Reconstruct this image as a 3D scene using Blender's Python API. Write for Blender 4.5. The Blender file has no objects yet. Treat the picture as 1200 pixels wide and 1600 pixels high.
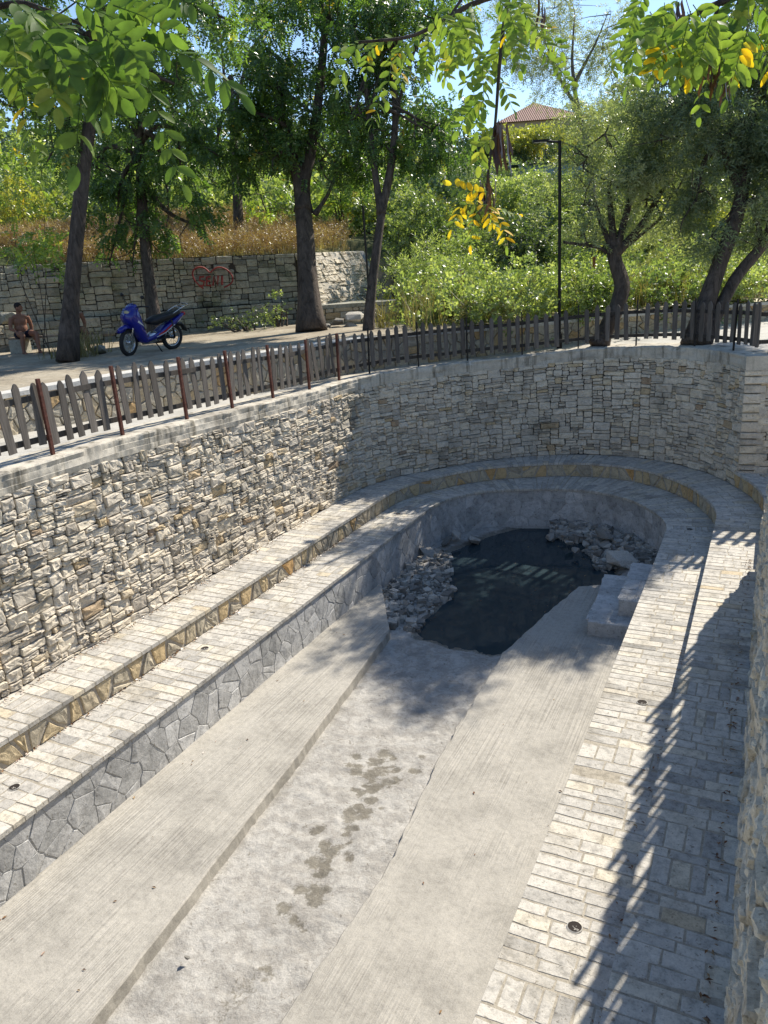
import bpy, math, random
import numpy as np
from mathutils import Vector, Matrix, noise
from mathutils.geometry import delaunay_2d_cdt

rng = np.random.default_rng(11)
random.seed(11)
R = math.radians
S = bpy.context.scene
COL = S.collection

# ------------------------------------------------------------------ camera
PIT, ROLL, F = R(17.5), R(-4.0), 1202.0
CAMZ = 1.6
_h = np.array([-.457, .8895, 0.0]); _h /= np.linalg.norm(_h)
_r0 = np.array([_h[1], -_h[0], 0.0])
FW = _h*math.cos(PIT) - np.array([0, 0, math.sin(PIT)])
_u0 = _h*math.sin(PIT) + np.array([0, 0, math.cos(PIT)])
RT = math.cos(ROLL)*_r0 + math.sin(ROLL)*_u0
UP = -math.sin(ROLL)*_r0 + math.cos(ROLL)*_u0
EYE = np.array([0, 0, CAMZ])

def ray(px, py):
    return FW + RT*(px-600)/F - UP*(py-800)/F
def on_z(px, py, z):
    v = ray(px, py); return EYE + v*((z-CAMZ)/v[2])
def at_d(px, py, d):
    return EYE + ray(px, py)*d
def depth_of(p):
    return float((np.array(p)-EYE) @ FW)

cam = bpy.data.cameras.new('camera'); camo = bpy.data.objects.new('camera', cam); COL.objects.link(camo)
m = Matrix.Identity(4)
for i in range(3):
    m[i][0], m[i][1], m[i][2], m[i][3] = RT[i], UP[i], -FW[i], EYE[i]
camo.matrix_world = m
cam.sensor_fit = 'VERTICAL'; cam.sensor_height = 36; cam.lens = F/1600*36
cam.clip_start = .05; cam.clip_end = 2000
S.camera = camo

# ------------------------------------------------------------------ tagging
def tag(o, label=None, cat=None, group=None, kind=None):
    if label: o['label'] = label
    if cat: o['category'] = cat
    if group: o['group'] = group
    if kind: o['kind'] = kind
    return o
def empty(name, loc=(0, 0, 0), rz=0, label=None, cat=None, group=None):
    o = bpy.data.objects.new(name, None); COL.objects.link(o)
    o.location = loc; o.rotation_euler = (0, 0, rz); o.empty_display_size = .1
    return tag(o, label, cat, group)
def link(name, me, mat=None, parent=None, loc=None, rot=None):
    o = bpy.data.objects.new(name, me); COL.objects.link(o)
    if mat is not None and not me.materials: me.materials.append(mat)
    if parent is not None: o.parent = parent
    if loc is not None: o.location = loc
    if rot is not None: o.rotation_euler = rot
    return o

# ------------------------------------------------------------------ mesh builder
class MB:
    def __init__(s): s.v = []; s.nv = 0; s.f = []; s.t = []
    def add(s, verts, faces, tone=0.5):
        verts = np.asarray(verts, float).reshape(-1, 3); b = s.nv
        s.v.append(verts); s.nv += len(verts)
        for f in faces:
            s.f.append([i+b for i in f]); s.t.append(tone)
        return b
    def box(s, c, sz, tone=.5, rz=0, tilt=None):
        x, y, z = np.array(sz)/2
        v = np.array([[-x,-y,-z],[x,-y,-z],[x,y,-z],[-x,y,-z],[-x,-y,z],[x,-y,z],[x,y,z],[-x,y,z]])
        if tilt is not None:
            v = v @ np.array(tilt.to_3x3()).T
        if rz:
            ca, sa = math.cos(rz), math.sin(rz); v = v @ np.array([[ca,-sa,0],[sa,ca,0],[0,0,1]]).T
        s.add(v+np.array(c), [(0,3,2,1),(4,5,6,7),(0,1,5,4),(1,2,6,5),(2,3,7,6),(3,0,4,7)], tone)
    def tube(s, pts, rad, n=8, tone=.5, rough=0.0, caps=True, flat=1.0):
        pts = np.asarray(pts, float); k = len(pts)
        rad = np.broadcast_to(np.asarray(rad, float), (k,))
        tg = np.gradient(pts, axis=0); tg /= np.linalg.norm(tg, axis=1)[:, None]+1e-9
        ref = np.array([0, 0, 1.0]) if abs(tg[0][2]) < .9 else np.array([1.0, 0, 0])
        a = np.cross(tg[0], ref); a /= np.linalg.norm(a)
        vs = []
        for i in range(k):
            a = a - tg[i]*(a@tg[i]); a /= np.linalg.norm(a)+1e-9
            b = np.cross(tg[i], a)
            for j in range(n):
                w = 2*math.pi*j/n; r = rad[i]
                if rough:
                    r *= 1+rough*noise.noise(Vector((math.cos(w)*2.2+pts[0][0], math.sin(w)*2.2, i*.35))) \
                        + rough*.6*math.sin(w*5+i*.3+pts[0][1])
                vs.append(pts[i]+a*(math.cos(w)*r)+b*(math.sin(w)*r*flat))
        fs = [(i*n+j, i*n+(j+1) % n, (i+1)*n+(j+1) % n, (i+1)*n+j) for i in range(k-1) for j in range(n)]
        if caps:
            fs.append(tuple(range(n-1, -1, -1))); fs.append(tuple((k-1)*n+j for j in range(n)))
        s.add(vs, fs, tone)
    def ball(s, c, r, tone=.5, nu=10, nv=7, rot=None):
        r = np.broadcast_to(np.asarray(r, float), (3,)); vs = []
        for i in range(nv+1):
            ph = math.pi*i/nv
            for j in range(nu):
                w = 2*math.pi*j/nu
                vs.append((math.sin(ph)*math.cos(w)*r[0], math.sin(ph)*math.sin(w)*r[1], math.cos(ph)*r[2]))
        vs = np.array(vs)
        if rot is not None: vs = vs @ np.array(rot.to_3x3()).T
        s.add(vs+np.array(c), [(i*nu+j, (i+1)*nu+j, (i+1)*nu+(j+1) % nu, i*nu+(j+1) % nu) for i in range(nv) for j in range(nu)], tone)
    def torus(s, c, R0, r0, n=28, k=8, tone=.5, axis='y', flat=1.0):
        vs = []
        for i in range(n):
            w = 2*math.pi*i/n
            for j in range(k):
                q = 2*math.pi*j/k
                rr = R0+r0*math.cos(q); y = r0*math.sin(q)*flat
                vs.append((rr*math.cos(w), y, rr*math.sin(w)) if axis == 'y' else (rr*math.cos(w), rr*math.sin(w), y))
        s.add(np.array(vs)+np.array(c), [(i*k+j, i*k+(j+1) % k, ((i+1) % n)*k+(j+1) % k, ((i+1) % n)*k+j) for i in range(n) for j in range(k)], tone)
    def mesh(s, name, mat=None, smooth=False):
        me = bpy.data.meshes.new(name)
        if s.nv:
            V = np.concatenate(s.v); me.vertices.add(len(V)); me.vertices.foreach_set('co', V.ravel())
            lt = np.fromiter((len(f) for f in s.f), np.int32, len(s.f))
            li = np.fromiter((i for f in s.f for i in f), np.int32, int(lt.sum()))
            me.loops.add(len(li)); me.loops.foreach_set('vertex_index', li)
            me.polygons.add(len(lt)); st = np.zeros(len(lt), np.int32); st[1:] = np.cumsum(lt)[:-1]
            me.polygons.foreach_set('loop_start', st); me.polygons.foreach_set('loop_total', lt)
            at = me.attributes.new('tone', 'FLOAT', 'FACE'); at.data.foreach_set('value', np.array(s.t, np.float32))
            me.polygons.foreach_set('use_smooth', np.full(len(lt), bool(smooth)))
            me.update(calc_edges=True)
        if mat is not None: me.materials.append(mat)
        return me
    def obj(s, name, mat=None, parent=None, smooth=False, loc=None, rot=None):
        return link(name, s.mesh(name, mat, smooth), None, parent, loc, rot)

def np_mesh(name, V, Q, tone, mat, smooth=False):
    """V (n,3), Q (m,4) quads, tone (m,)"""
    me = bpy.data.meshes.new(name)
    me.vertices.add(len(V)); me.vertices.foreach_set('co', np.ascontiguousarray(V, np.float32).ravel())
    k = Q.shape[1]
    me.loops.add(Q.size); me.loops.foreach_set('vertex_index', np.ascontiguousarray(Q, np.int32).ravel())
    me.polygons.add(len(Q)); me.polygons.foreach_set('loop_start', np.arange(0, Q.size, k, dtype=np.int32))
    me.polygons.foreach_set('loop_total', np.full(len(Q), k, np.int32))
    at = me.attributes.new('tone', 'FLOAT', 'FACE'); at.data.foreach_set('value', np.ascontiguousarray(tone, np.float32))
    me.polygons.foreach_set('use_smooth', np.full(len(Q), bool(smooth)))
    me.update(calc_edges=True); me.materials.append(mat)
    return me

# ------------------------------------------------------------------ materials
def new_mat(name):
    mt = bpy.data.materials.new(name); mt.use_nodes = True
    nt = mt.node_tree; b = nt.nodes['Principled BSDF']; b.inputs['Specular IOR Level'].default_value = .3
    return mt, nt, b
def node(nt, t, **kw):
    n = nt.nodes.new(t)
    for k, v in kw.items():
        if hasattr(n, k): setattr(n, k, v)
        else: n.inputs[k.replace('_', ' ')].default_value = v
    return n
def ramp(nt, stops, interp='LINEAR'):
    r = nt.nodes.new('ShaderNodeValToRGB'); e = r.color_ramp.elements; r.color_ramp.interpolation = interp
    while len(e) < len(stops): e.new(.5)
    for i, (p, c) in enumerate(stops):
        e[i].position = p; e[i].color = (c[0], c[1], c[2], 1) if not isinstance(c, (int, float)) else (c, c, c, 1)
    return r
def mixc(nt, fac, a, b, mode='MIX'):
    n = nt.nodes.new('ShaderNodeMix'); n.data_type = 'RGBA'; n.blend_type = mode
    def put(sock, v):
        if isinstance(v, bpy.types.NodeSocket): nt.links.new(v, sock)
        elif isinstance(v, (int, float)) and sock.type == 'VALUE': sock.default_value = v
        elif isinstance(v, (int, float)): sock.default_value = (v, v, v, 1)
        else: sock.default_value = (v[0], v[1], v[2], 1)
    put(n.inputs[0], fac); put(n.inputs[6], a); put(n.inputs[7], b)
    return n.outputs[2]
def coords(nt, scale=(1, 1, 1)):
    tc = nt.nodes.new('ShaderNodeTexCoord'); mp = nt.nodes.new('ShaderNodeMapping')
    mp.inputs['Scale'].default_value = scale
    nt.links.new(tc.outputs['Object'], mp.inputs['Vector']); return mp.outputs['Vector']
def noise_n(nt, vec, scale, detail=6, rough=.6, dist=0):
    n = nt.nodes.new('ShaderNodeTexNoise'); n.inputs['Scale'].default_value = scale; n.inputs['Detail'].default_value = detail
    n.inputs['Roughness'].default_value = rough; n.inputs['Distortion'].default_value = dist
    nt.links.new(vec, n.inputs['Vector']); return n.outputs['Fac']
def bump(nt, b, h, strength=.5, dist=.01, prev=None):
    n = nt.nodes.new('ShaderNodeBump'); n.inputs['Strength'].default_value = strength; n.inputs['Distance'].default_value = dist
    nt.links.new(h, n.inputs['Height'])
    if prev is not None: nt.links.new(prev.outputs[0], n.inputs['Normal'])
    nt.links.new(n.outputs[0], b.inputs['Normal']); return n
def attr(nt, name):
    n = nt.nodes.new('ShaderNodeAttribute'); n.attribute_name = name; return n.outputs['Fac']

def stone_mat(name, stops, mott=.35, sc=1.0, bs=.6, bd=.012, stain=None, pits=True):
    mt, nt, b = new_mat(name); v = coords(nt)
    r = ramp(nt, stops); nt.links.new(attr(nt, 'tone'), r.inputs[0])
    n1 = noise_n(nt, v, 9*sc, 8, .65); n2 = noise_n(nt, v, 45*sc, 5, .7); n3 = noise_n(nt, v, 1.1*sc, 4, .6)
    k = ramp(nt, [(.28, 1-mott), (.5, 1), (.75, 1+mott*.45)]); nt.links.new(n1, k.inputs[0])
    c = mixc(nt, 1.0, r.outputs[0], k.outputs[0], 'MULTIPLY')
    k2 = ramp(nt, [(.3, .72), (.5, 1.0), (.7, 1.1)]); nt.links.new(n2, k2.inputs[0])
    c = mixc(nt, .8, c, k2.outputs[0], 'MULTIPLY')
    if pits:
        k4 = ramp(nt, [(.62, 0), (.70, 1)]); nt.links.new(noise_n(nt, v, 26*sc, 4, .5, .6), k4.inputs[0])
        c = mixc(nt, k4.outputs[0], c, mixc(nt, 1.0, c, (.55, .53, .5), 'MULTIPLY'))
    if stain:
        k3 = ramp(nt, [(.52, 0), (.68, 1)]); nt.links.new(n3, k3.inputs[0])
        c = mixc(nt, k3.outputs[0], c, mixc(nt, 1.0, c, stain, 'MULTIPLY'))
    nt.links.new(c, b.inputs['Base Color']); b.inputs['Roughness'].default_value = .92
    b1 = bump(nt, b, n1, bs, bd*2); bump(nt, b, n2, bs*.7, bd*.5, b1)
    return mt

LIME = [(0, (.36, .31, .24)), (.18, (.52, .46, .37)), (.5, (.66, .59, .475)), (.85, (.70, .61, .46)), (.95, (.58, .45, .27)), (1, (.38, .28, .19))]
M = {}
M['drystone'] = stone_mat('dry_limestone', LIME, .35, 1, .8, .014, (.62, .62, .6))
M['wallstone'] = stone_mat('old_wall_stone', [(0, (.18, .175, .15)), (.5, (.36, .345, .28)), (.85, (.44, .41, .32)), (1, (.26, .19, .13))], .4, .8, .8, .02, (.5, .55, .42))
M['greyfacing'] = stone_mat('grey_rubble_facing', [(0, (.40, .395, .375)), (.6, (.53, .52, .495)), (1, (.64, .63, .60))], .42, 1, .7, .008, (.72, .72, .72))
M['ochrefacing'] = stone_mat('ochre_rubble_facing', [(0, (.32, .28, .21)), (.4, (.48, .42, .31)), (.75, (.54, .42, .24)), (1, (.55, .33, .13))], .4, 1, .7, .012)
M['creamfacing'] = stone_mat('cream_rubble_facing', [(0, (.36, .33, .27)), (.5, (.50, .45, .35)), (.85, (.52, .41, .25)), (1, (.46, .30, .14))], .35, 1, .7, .012)
M['nearwall'] = stone_mat('warm_limestone', [(0, (.44, .39, .30)), (.4, (.62, .56, .44)), (.85, (.72, .66, .52)), (1, (.54, .42, .27))], .45, 1.3, .9, .016, (.62, .58, .5))
M['mortar'] = stone_mat('mortar', [(0, (.46, .45, .42)), (1, (.50, .49, .46))], .3, 2, .6, .006)
M['mortar_brown'] = stone_mat('sandy_mortar', [(0, (.40, .355, .285)), (1, (.46, .41, .33))], .4, 2, .6, .006)
M['bed'] = stone_mat('joint_sand', [(0, (.35, .31, .245)), (1, (.41, .37, .295))], .4, 2, .6, .006)
M['gapshade'] = stone_mat('wall_backing', [(0, (.05, .045, .04)), (1, (.07, .06, .05))], .3, 2, .5, .01)  # near-black backing: paints the shade in the gaps between dry stones
M['paver'] = stone_mat('limestone_paver', [(0, (.34, .325, .295)), (.3, (.48, .455, .405)), (.7, (.58, .545, .475)), (.92, (.60, .54, .42)), (1, (.50, .40, .26))], .46, 1.4, .7, .006, (.78, .76, .72))
M['rock'] = stone_mat('rubble_rock', [(0, (.17, .16, .14)), (.5, (.36, .34, .30)), (1, (.55, .51, .44))], .35, 1.2, .8, .012)

def concrete_mat(name, base, comb=0.0, wet=False, mott=.25, crust=0.0, streak=None):
    mt, nt, b = new_mat(name); v = coords(nt)
    n1 = noise_n(nt, v, 1.7, 8, .65); n2 = noise_n(nt, v, 14, 8, .7); n3 = noise_n(nt, v, 80, 4, .7)
    k1 = ramp(nt, [(.3, 1-mott), (.5, 1), (.72, 1+mott*.5)]); nt.links.new(n1, k1.inputs[0])
    k2 = ramp(nt, [(.3, .82), (.5, 1), (.7, 1.1)]); nt.links.new(n2, k2.inputs[0])
    k3 = ramp(nt, [(.3, .8), (.5, 1), (.72, 1.12)]); nt.links.new(n3, k3.inputs[0])
    c = mixc(nt, 1, mixc(nt, 1, base, k1.outputs[0], 'MULTIPLY'), k2.outputs[0], 'MULTIPLY')
    c = mixc(nt, 1, c, k3.outputs[0], 'MULTIPLY')
    prev = None
    if streak:
        vs = coords(nt, (9, 9, .6)); ks = ramp(nt, [(.52, 0), (.66, 1)]); nt.links.new(noise_n(nt, vs, .55, 5, .7), ks.inputs[0])
        c = mixc(nt, ks.outputs[0], c, mixc(nt, 1, c, streak, 'MULTIPLY'))
    if comb:
        tc = nt.nodes.new('ShaderNodeTexCoord'); mp = nt.nodes.new('ShaderNodeMapping')
        mp.inputs['Rotation'].default_value = (0, 0, R(3)); mp.inputs['Scale'].default_value = (58, .5, 1)
        nt.links.new(tc.outputs['Object'], mp.inputs['Vector'])
        w = noise_n(nt, mp.outputs[0], 1.0, 2.5, .55)
        msk = ramp(nt, [(.40, .10), (.6, 1)]); nt.links.new(noise_n(nt, v, .9, 4, .6), msk.inputs[0])
        kc = ramp(nt, [(.36, .82), (.5, 1.0), (.64, 1.12)]); nt.links.new(w, kc.inputs[0])
        c = mixc(nt, msk.outputs[0], c, mixc(nt, 1, c, kc.outputs[0], 'MULTIPLY'))
        hm = nt.nodes.new('ShaderNodeMath'); hm.operation = 'MULTIPLY'; nt.links.new(w, hm.inputs[0]); nt.links.new(msk.outputs[0], hm.inputs[1])
        prev = bump(nt, b, hm.outputs[0], comb, .022)
    if crust:
        kk = ramp(nt, [(.45, 0), (.56, 1)]); nt.links.new(noise_n(nt, v, 5, 8, .72, .5), kk.inputs[0])
        c = mixc(nt, kk.outputs[0], mixc(nt, 1, c, (.80, .79, .78), 'MULTIPLY'), c)
        kp = ramp(nt, [(.63, 0), (.67, 1)]); nt.links.new(noise_n(nt, v, 17, 5, .6, 1.0), kp.inputs[0])
        c = mixc(nt, kp.outputs[0], c, mixc(nt, 1, c, (.62, .60, .57), 'MULTIPLY'))
    if wet:
        wa = nt.nodes.new('ShaderNodeMath'); wa.operation = 'ADD'; nt.links.new(attr(nt, 'wet'), wa.inputs[0])
        ns = nt.nodes.new('ShaderNodeMath'); ns.operation = 'MULTIPLY_ADD'; nt.links.new(noise_n(nt, v, 19, 6, .62, .9), ns.inputs[0])
        ns.inputs[1].default_value = 1.6; ns.inputs[2].default_value = -.8; nt.links.new(ns.outputs[0], wa.inputs[1])
        kw = ramp(nt, [(.34, 0), (.68, 1)]); nt.links.new(wa.outputs[0], kw.inputs[0])
        c = mixc(nt, kw.outputs[0], c, mixc(nt, 1, c, (.53, .51, .46), 'MULTIPLY'))
    nt.links.new(c, b.inputs['Base Color']); b.inputs['Roughness'].default_value = .93
    p2 = bump(nt, b, n2, .9 if crust else .55, .02 if crust else .012, prev); bump(nt, b, n3, .4, .004, p2)
    return mt
M['ledge'] = concrete_mat('combed_concrete', (.40, .375, .325), comb=.7)
M['channel'] = concrete_mat('crusted_channel', (.435, .415, .375), wet=True, crust=1)
M['coping'] = concrete_mat('weathered_concrete', (.52, .475, .39), mott=.5, streak=(.36, .35, .32))
M['walk'] = concrete_mat('pale_concrete_walk', (.46, .44, .39), mott=.3)
M['cap'] = concrete_mat('pale_cap_concrete', (.55, .53, .48), mott=.2)

def plain(name, col, rough=.6, metal=0, mott=.2, sc=6, bs=.2, bd=.004, coat=0):
    mt, nt, b = new_mat(name); v = coords(nt)
    n1 = noise_n(nt, v, sc, 6, .65)
    k = ramp(nt, [(.3, 1-mott), (.7, 1+mott)]); nt.links.new(n1, k.inputs[0])
    nt.links.new(mixc(nt, 1, col, k.outputs[0], 'MULTIPLY'), b.inputs['Base Color'])
    b.inputs['Roughness'].default_value = rough; b.inputs['Metallic'].default_value = metal
    if coat: b.inputs['Coat Weight'].default_value = coat
    if bs: bump(nt, b, n1, bs, bd)
    return mt
def wood_mat(name, col, sc=1):
    mt, nt, b = new_mat(name); v = coords(nt, (30*sc, 30*sc, 2*sc))
    n1 = noise_n(nt, v, 1, 6, .6, .5); k = ramp(nt, [(.3, .55), (.5, 1), (.75, 1.35)]); nt.links.new(n1, k.inputs[0])
    oi = nt.nodes.new('ShaderNodeObjectInfo'); ko = ramp(nt, [(0, .7), (1, 1.3)]); nt.links.new(oi.outputs['Random'], ko.inputs[0])
    c = mixc(nt, 1, mixc(nt, 1, col, k.outputs[0], 'MULTIPLY'), ko.outputs[0], 'MULTIPLY')
    nt.links.new(c, b.inputs['Base Color']); b.inputs['Roughness'].default_value = .85
    bump(nt, b, n1, .5, .004); return mt
M['picket'] = wood_mat('weathered_grey_wood', (.14, .122, .104))
M['rail'] = wood_mat('dark_wood_rail', (.06, .052, .044))
M['plank'] = wood_mat('bench_plank', (.22, .17, .12))
M['rustpost'] = plain('rusty_red_steel', (.115, .045, .032), .75, .2, .45, 22)
M['blackpost'] = plain('black_painted_steel', (.03, .027, .026), .5, .3, .3, 20)
M['lampblack'] = plain('black_pole_paint', (.012, .012, .013), .45, .3, .2, 12)
M['orangepost'] = plain('orange_rusty_pole', (.30, .12, .05), .8, .1, .35, 14)
M['paleshaft'] = plain('pale_cane', (.45, .40, .28), .8, 0, .2, 14)

def bark_mat(name, col):
    mt, nt, b = new_mat(name); v = coords(nt, (7, 7, 1.3)); v2 = coords(nt)
    n1 = noise_n(nt, v, 1.6, 8, .7, .7); n2 = noise_n(nt, v2, 3, 5, .6)
    k = ramp(nt, [(.32, .35), (.5, 1), (.7, 1.6)]); nt.links.new(n1, k.inputs[0])
    k2 = ramp(nt, [(.3, .75), (.7, 1.25)]); nt.links.new(n2, k2.inputs[0])
    c = mixc(nt, 1, mixc(nt, 1, col, k.outputs[0], 'MULTIPLY'), k2.outputs[0], 'MULTIPLY')
    nt.links.new(c, b.inputs['Base Color']); b.inputs['Roughness'].default_value = .95
    bump(nt, b, n1, 1.0, .05); return mt
M['bark'] = bark_mat('furrowed_bark', (.085, .067, .053))
M['bark_pale'] = bark_mat('pale_bark', (.17, .14, .11))

def leaf_mat(name, stops, trans=.45, rough=.36, spec=.6, mott=.25, sc=30):
    mt, nt, b = new_mat(name)
    r = ramp(nt, stops); nt.links.new(attr(nt, 'tone'), r.inputs[0])
    n1 = noise_n(nt, coords(nt), sc, 3, .5); k = ramp(nt, [(.3, 1-mott), (.7, 1+mott)]); nt.links.new(n1, k.inputs[0])
    c = mixc(nt, 1, r.outputs[0], k.outputs[0], 'MULTIPLY')
    nt.links.new(c, b.inputs['Base Color']); b.inputs['Roughness'].default_value = rough; b.inputs['Specular IOR Level'].default_value = spec
    tr = nt.nodes.new('ShaderNodeBsdfTranslucent'); tcol = mixc(nt, 1, c, (1.5, 1.6, .55), 'MULTIPLY'); nt.links.new(tcol, tr.inputs['Color'])
    mx = nt.nodes.new('ShaderNodeMixShader'); mx.inputs[0].default_value = trans
    nt.links.new(b.outputs[0], mx.inputs[1]); nt.links.new(tr.outputs[0], mx.inputs[2])
    nt.links.new(mx.outputs[0], nt.nodes['Material Output'].inputs['Surface']); return mt
M['locust'] = leaf_mat('locust_leaf', [(0, (0.049, 0.095, 0.036)), (0.5, (0.106, 0.182, 0.056)), (0.85, (0.186, 0.262, 0.073)), (0.97, (0.324, 0.318, 0.082)), (1, (0.486, 0.349, 0.065))], .5)
M['locust_light'] = leaf_mat('locust_leaf_light', [(0, (0.115, 0.187, 0.047)), (0.5, (0.212, 0.300, 0.077)), (0.9, (0.325, 0.376, 0.106)), (0.96, (0.614, 0.451, 0.056)), (1, (0.767, 0.489, 0.056))], .5)
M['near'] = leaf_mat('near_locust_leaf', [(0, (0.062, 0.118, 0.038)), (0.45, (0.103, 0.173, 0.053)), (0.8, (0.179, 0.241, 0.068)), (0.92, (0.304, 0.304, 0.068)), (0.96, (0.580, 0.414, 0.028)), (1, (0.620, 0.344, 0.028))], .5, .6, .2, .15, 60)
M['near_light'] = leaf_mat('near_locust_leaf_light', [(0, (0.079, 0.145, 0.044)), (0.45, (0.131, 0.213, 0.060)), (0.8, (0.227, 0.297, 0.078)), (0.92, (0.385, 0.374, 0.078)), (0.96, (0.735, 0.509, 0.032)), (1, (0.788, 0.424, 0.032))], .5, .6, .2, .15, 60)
M['willow'] = leaf_mat('narrow_leaf', [(0, (0.091, 0.134, 0.080)), (0.5, (0.192, 0.237, 0.140)), (1, (0.361, 0.387, 0.240))], .42)
M['willow_pale'] = leaf_mat('pale_narrow_leaf', [(0, (0.166, 0.197, 0.103)), (0.5, (0.279, 0.304, 0.164)), (1, (0.409, 0.392, 0.205))], .45)
M['shrub'] = leaf_mat('shrub_leaf', [(0, (0.096, 0.144, 0.061)), (0.5, (0.242, 0.305, 0.131)), (1, (0.466, 0.498, 0.251))], .42)
M['shrub_dark'] = leaf_mat('dark_shrub_leaf', [(0, (0.036, 0.059, 0.032)), (0.5, (0.082, 0.118, 0.060)), (1, (0.180, 0.212, 0.115))], .40)
M['shrub_yellow'] = leaf_mat('yellow_shrub_leaf', [(0, (0.186, 0.223, 0.056)), (0.5, (0.354, 0.354, 0.094)), (1, (0.522, 0.467, 0.131))], .42)
M['olive'] = leaf_mat('silver_leaf', [(0, (0.150, 0.188, 0.138)), (0.5, (0.250, 0.288, 0.213)), (1, (0.375, 0.413, 0.312))], .3)
M['drygrass'] = leaf_mat('dry_grass', [(0, (.18, .12, .065)), (.5, (.33, .25, .145)), (1, (.46, .38, .24))], .3)
M['rustgrass'] = leaf_mat('rusty_weeds', [(0, (.16, .085, .05)), (.5, (.29, .185, .105)), (1, (.42, .33, .20))], .3)
M['straw'] = leaf_mat('straw_stems', [(0, (.12, .11, .045)), (.5, (.24, .20, .09)), (1, (.36, .31, .16))], .3)
M['pod'] = leaf_mat('brown_seed_pod', [(0, (.030, .014, .009)), (.5, (.055, .022, .013)), (1, (.10, .045, .02))], .15)
M['litter'] = leaf_mat('fallen_leaves', [(0, (.10, .04, .02)), (.5, (.22, .10, .04)), (1, (.34, .22, .09))], .1)

M['stalk'] = plain('green_stalk', (.12, .15, .05), .6)
def ground_mat():
    mt, nt, b = new_mat('dry_earth'); v = coords(nt)
    n1 = noise_n(nt, v, .8, 6, .6); n2 = noise_n(nt, v, 9, 8, .7)
    r = ramp(nt, [(.3, (.20, .16, .11)), (.5, (.34, .29, .21)), (.7, (.42, .37, .28))]); nt.links.new(n1, r.inputs[0])
    k = ramp(nt, [(.3, .7), (.7, 1.25)]); nt.links.new(n2, k.inputs[0])
    c = mixc(nt, 1, r.outputs[0], k.outputs[0], 'MULTIPLY')
    # scrub-covered earth on the far hillside
    geo = nt.nodes.new('ShaderNodeSeparateXYZ'); nt.links.new(v, geo.inputs[0])
    kz = ramp(nt, [(.3, 0), (.55, 1)]); mr = nt.nodes.new('ShaderNodeMapRange'); mr.inputs[1].default_value = 0; mr.inputs[2].default_value = 4
    nt.links.new(geo.outputs[2], mr.inputs[0]); nt.links.new(mr.outputs[0], kz.inputs[0])
    g = ramp(nt, [(.35, (.05, .07, .025)), (.55, (.12, .12, .05)), (.7, (.26, .20, .10))]); nt.links.new(noise_n(nt, v, .35, 8, .7), g.inputs[0])
    c = mixc(nt, kz.outputs[0], c, g.outputs[0])
    nt.links.new(c, b.inputs['Base Color']); b.inputs['Roughness'].default_value = 1
    bump(nt, b, n2, .7, .03); return mt
M['ground'] = ground_mat()
def water_mat():
    mt, nt, b = new_mat('dark_spring_water'); v = coords(nt)
    b.inputs['Base Color'].default_value = (.028, .046, .054, 1); b.inputs['Roughness'].default_value = .03; b.inputs['IOR'].default_value = 1.33
    b.inputs['Specular IOR Level'].default_value = .5
    bump(nt, b, noise_n(nt, v, 5, 3, .5), .06, .02); return mt
M['water'] = water_mat()

# ------------------------------------------------------------------ world and sun
SUN = Vector((.30, 1.08, 1.0)).normalized()
el = math.asin(SUN.z); az = math.atan2(SUN.x, SUN.y)
W = bpy.data.worlds.new('World'); S.world = W; W.use_nodes = True
bg = W.node_tree.nodes['Background']; sky = W.node_tree.nodes.new('ShaderNodeTexSky'); sky.sky_type = 'NISHITA'
sky.sun_disc = False; sky.sun_elevation = el; sky.sun_rotation = az; sky.air_density = 1.0; sky.dust_density = .15; sky.ozone_density = 2.2; sky.altitude = 600
W.node_tree.links.new(sky.outputs[0], bg.inputs[0]); bg.inputs[1].default_value = .125
sl = bpy.data.lights.new('sun', 'SUN'); sl.energy = 4.9; sl.angle = R(.5); sl.color = (1, .93, .82)
so = bpy.data.objects.new('sun', sl); COL.objects.link(so); so.rotation_euler = (-SUN).to_track_quat('-Z', 'Y').to_euler()
S.view_settings.view_transform = 'Standard'; S.view_settings.look = 'None'; S.view_settings.gamma = 1; S.view_settings.exposure = .66
S.cycles.max_bounces = 8; S.cycles.diffuse_bounces = 4; S.cycles.transmission_bounces = 4; S.cycles.use_denoising = True

# ------------------------------------------------------------------ the plan of the pit
CX, CY, Y0 = -3.8, 13.9, -3.5
ZB1, ZB2, ZLEDGE, ZSLAB, ZCH, ZW = -3.2, -2.87, -3.92, -3.99, -4.08, -4.14
YL = np.arange(Y0, CY, .04); TH = np.radians(np.arange(0, 180.01, .5)); YR = np.arange(CY, Y0, -.04)
def ring(xl, xr, tab):
    th = np.degrees(TH); r = np.interp(th, [a for a, _ in tab], [b for _, b in tab])
    ker = np.hanning(31); ker /= ker.sum(); rp = np.concatenate([np.full(15, r[0]), r, np.full(15, r[-1])]); r = np.convolve(rp, ker, 'valid')
    arc = np.stack([CX-r*np.cos(TH), CY+r*np.sin(TH)], 1)
    L = np.stack([np.full(len(YL), arc[0, 0]), YL], 1); Rr = np.stack([np.full(len(YR), arc[-1, 0]), YR], 1)
    # ease the straight sides to their own offset
    L[:, 0] = xl + (arc[0, 0]-xl)*np.clip((YL-12.5)/1.4, 0, 1)**2; Rr[:, 0] = xr + (arc[-1, 0]-xr)*np.clip((YR-12.5)/1.4, 0, 1)**2
    return np.concatenate([L, arc, Rr])
C_LF = ring(-6.17, -1.41, [(0, 2.37), (22, 2.40), (45, 2.32), (59, 2.18), (78, 2.12), (96, 2.2), (131, 2.24), (150, 2.23), (180, 2.39)])
C_UF = ring(-7.0, -.60, [(0, 3.2), (30, 3.03), (69, 3.02), (95, 3.22), (115, 3.28), (134, 3.17), (160, 3.10), (180, 3.2)])
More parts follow.
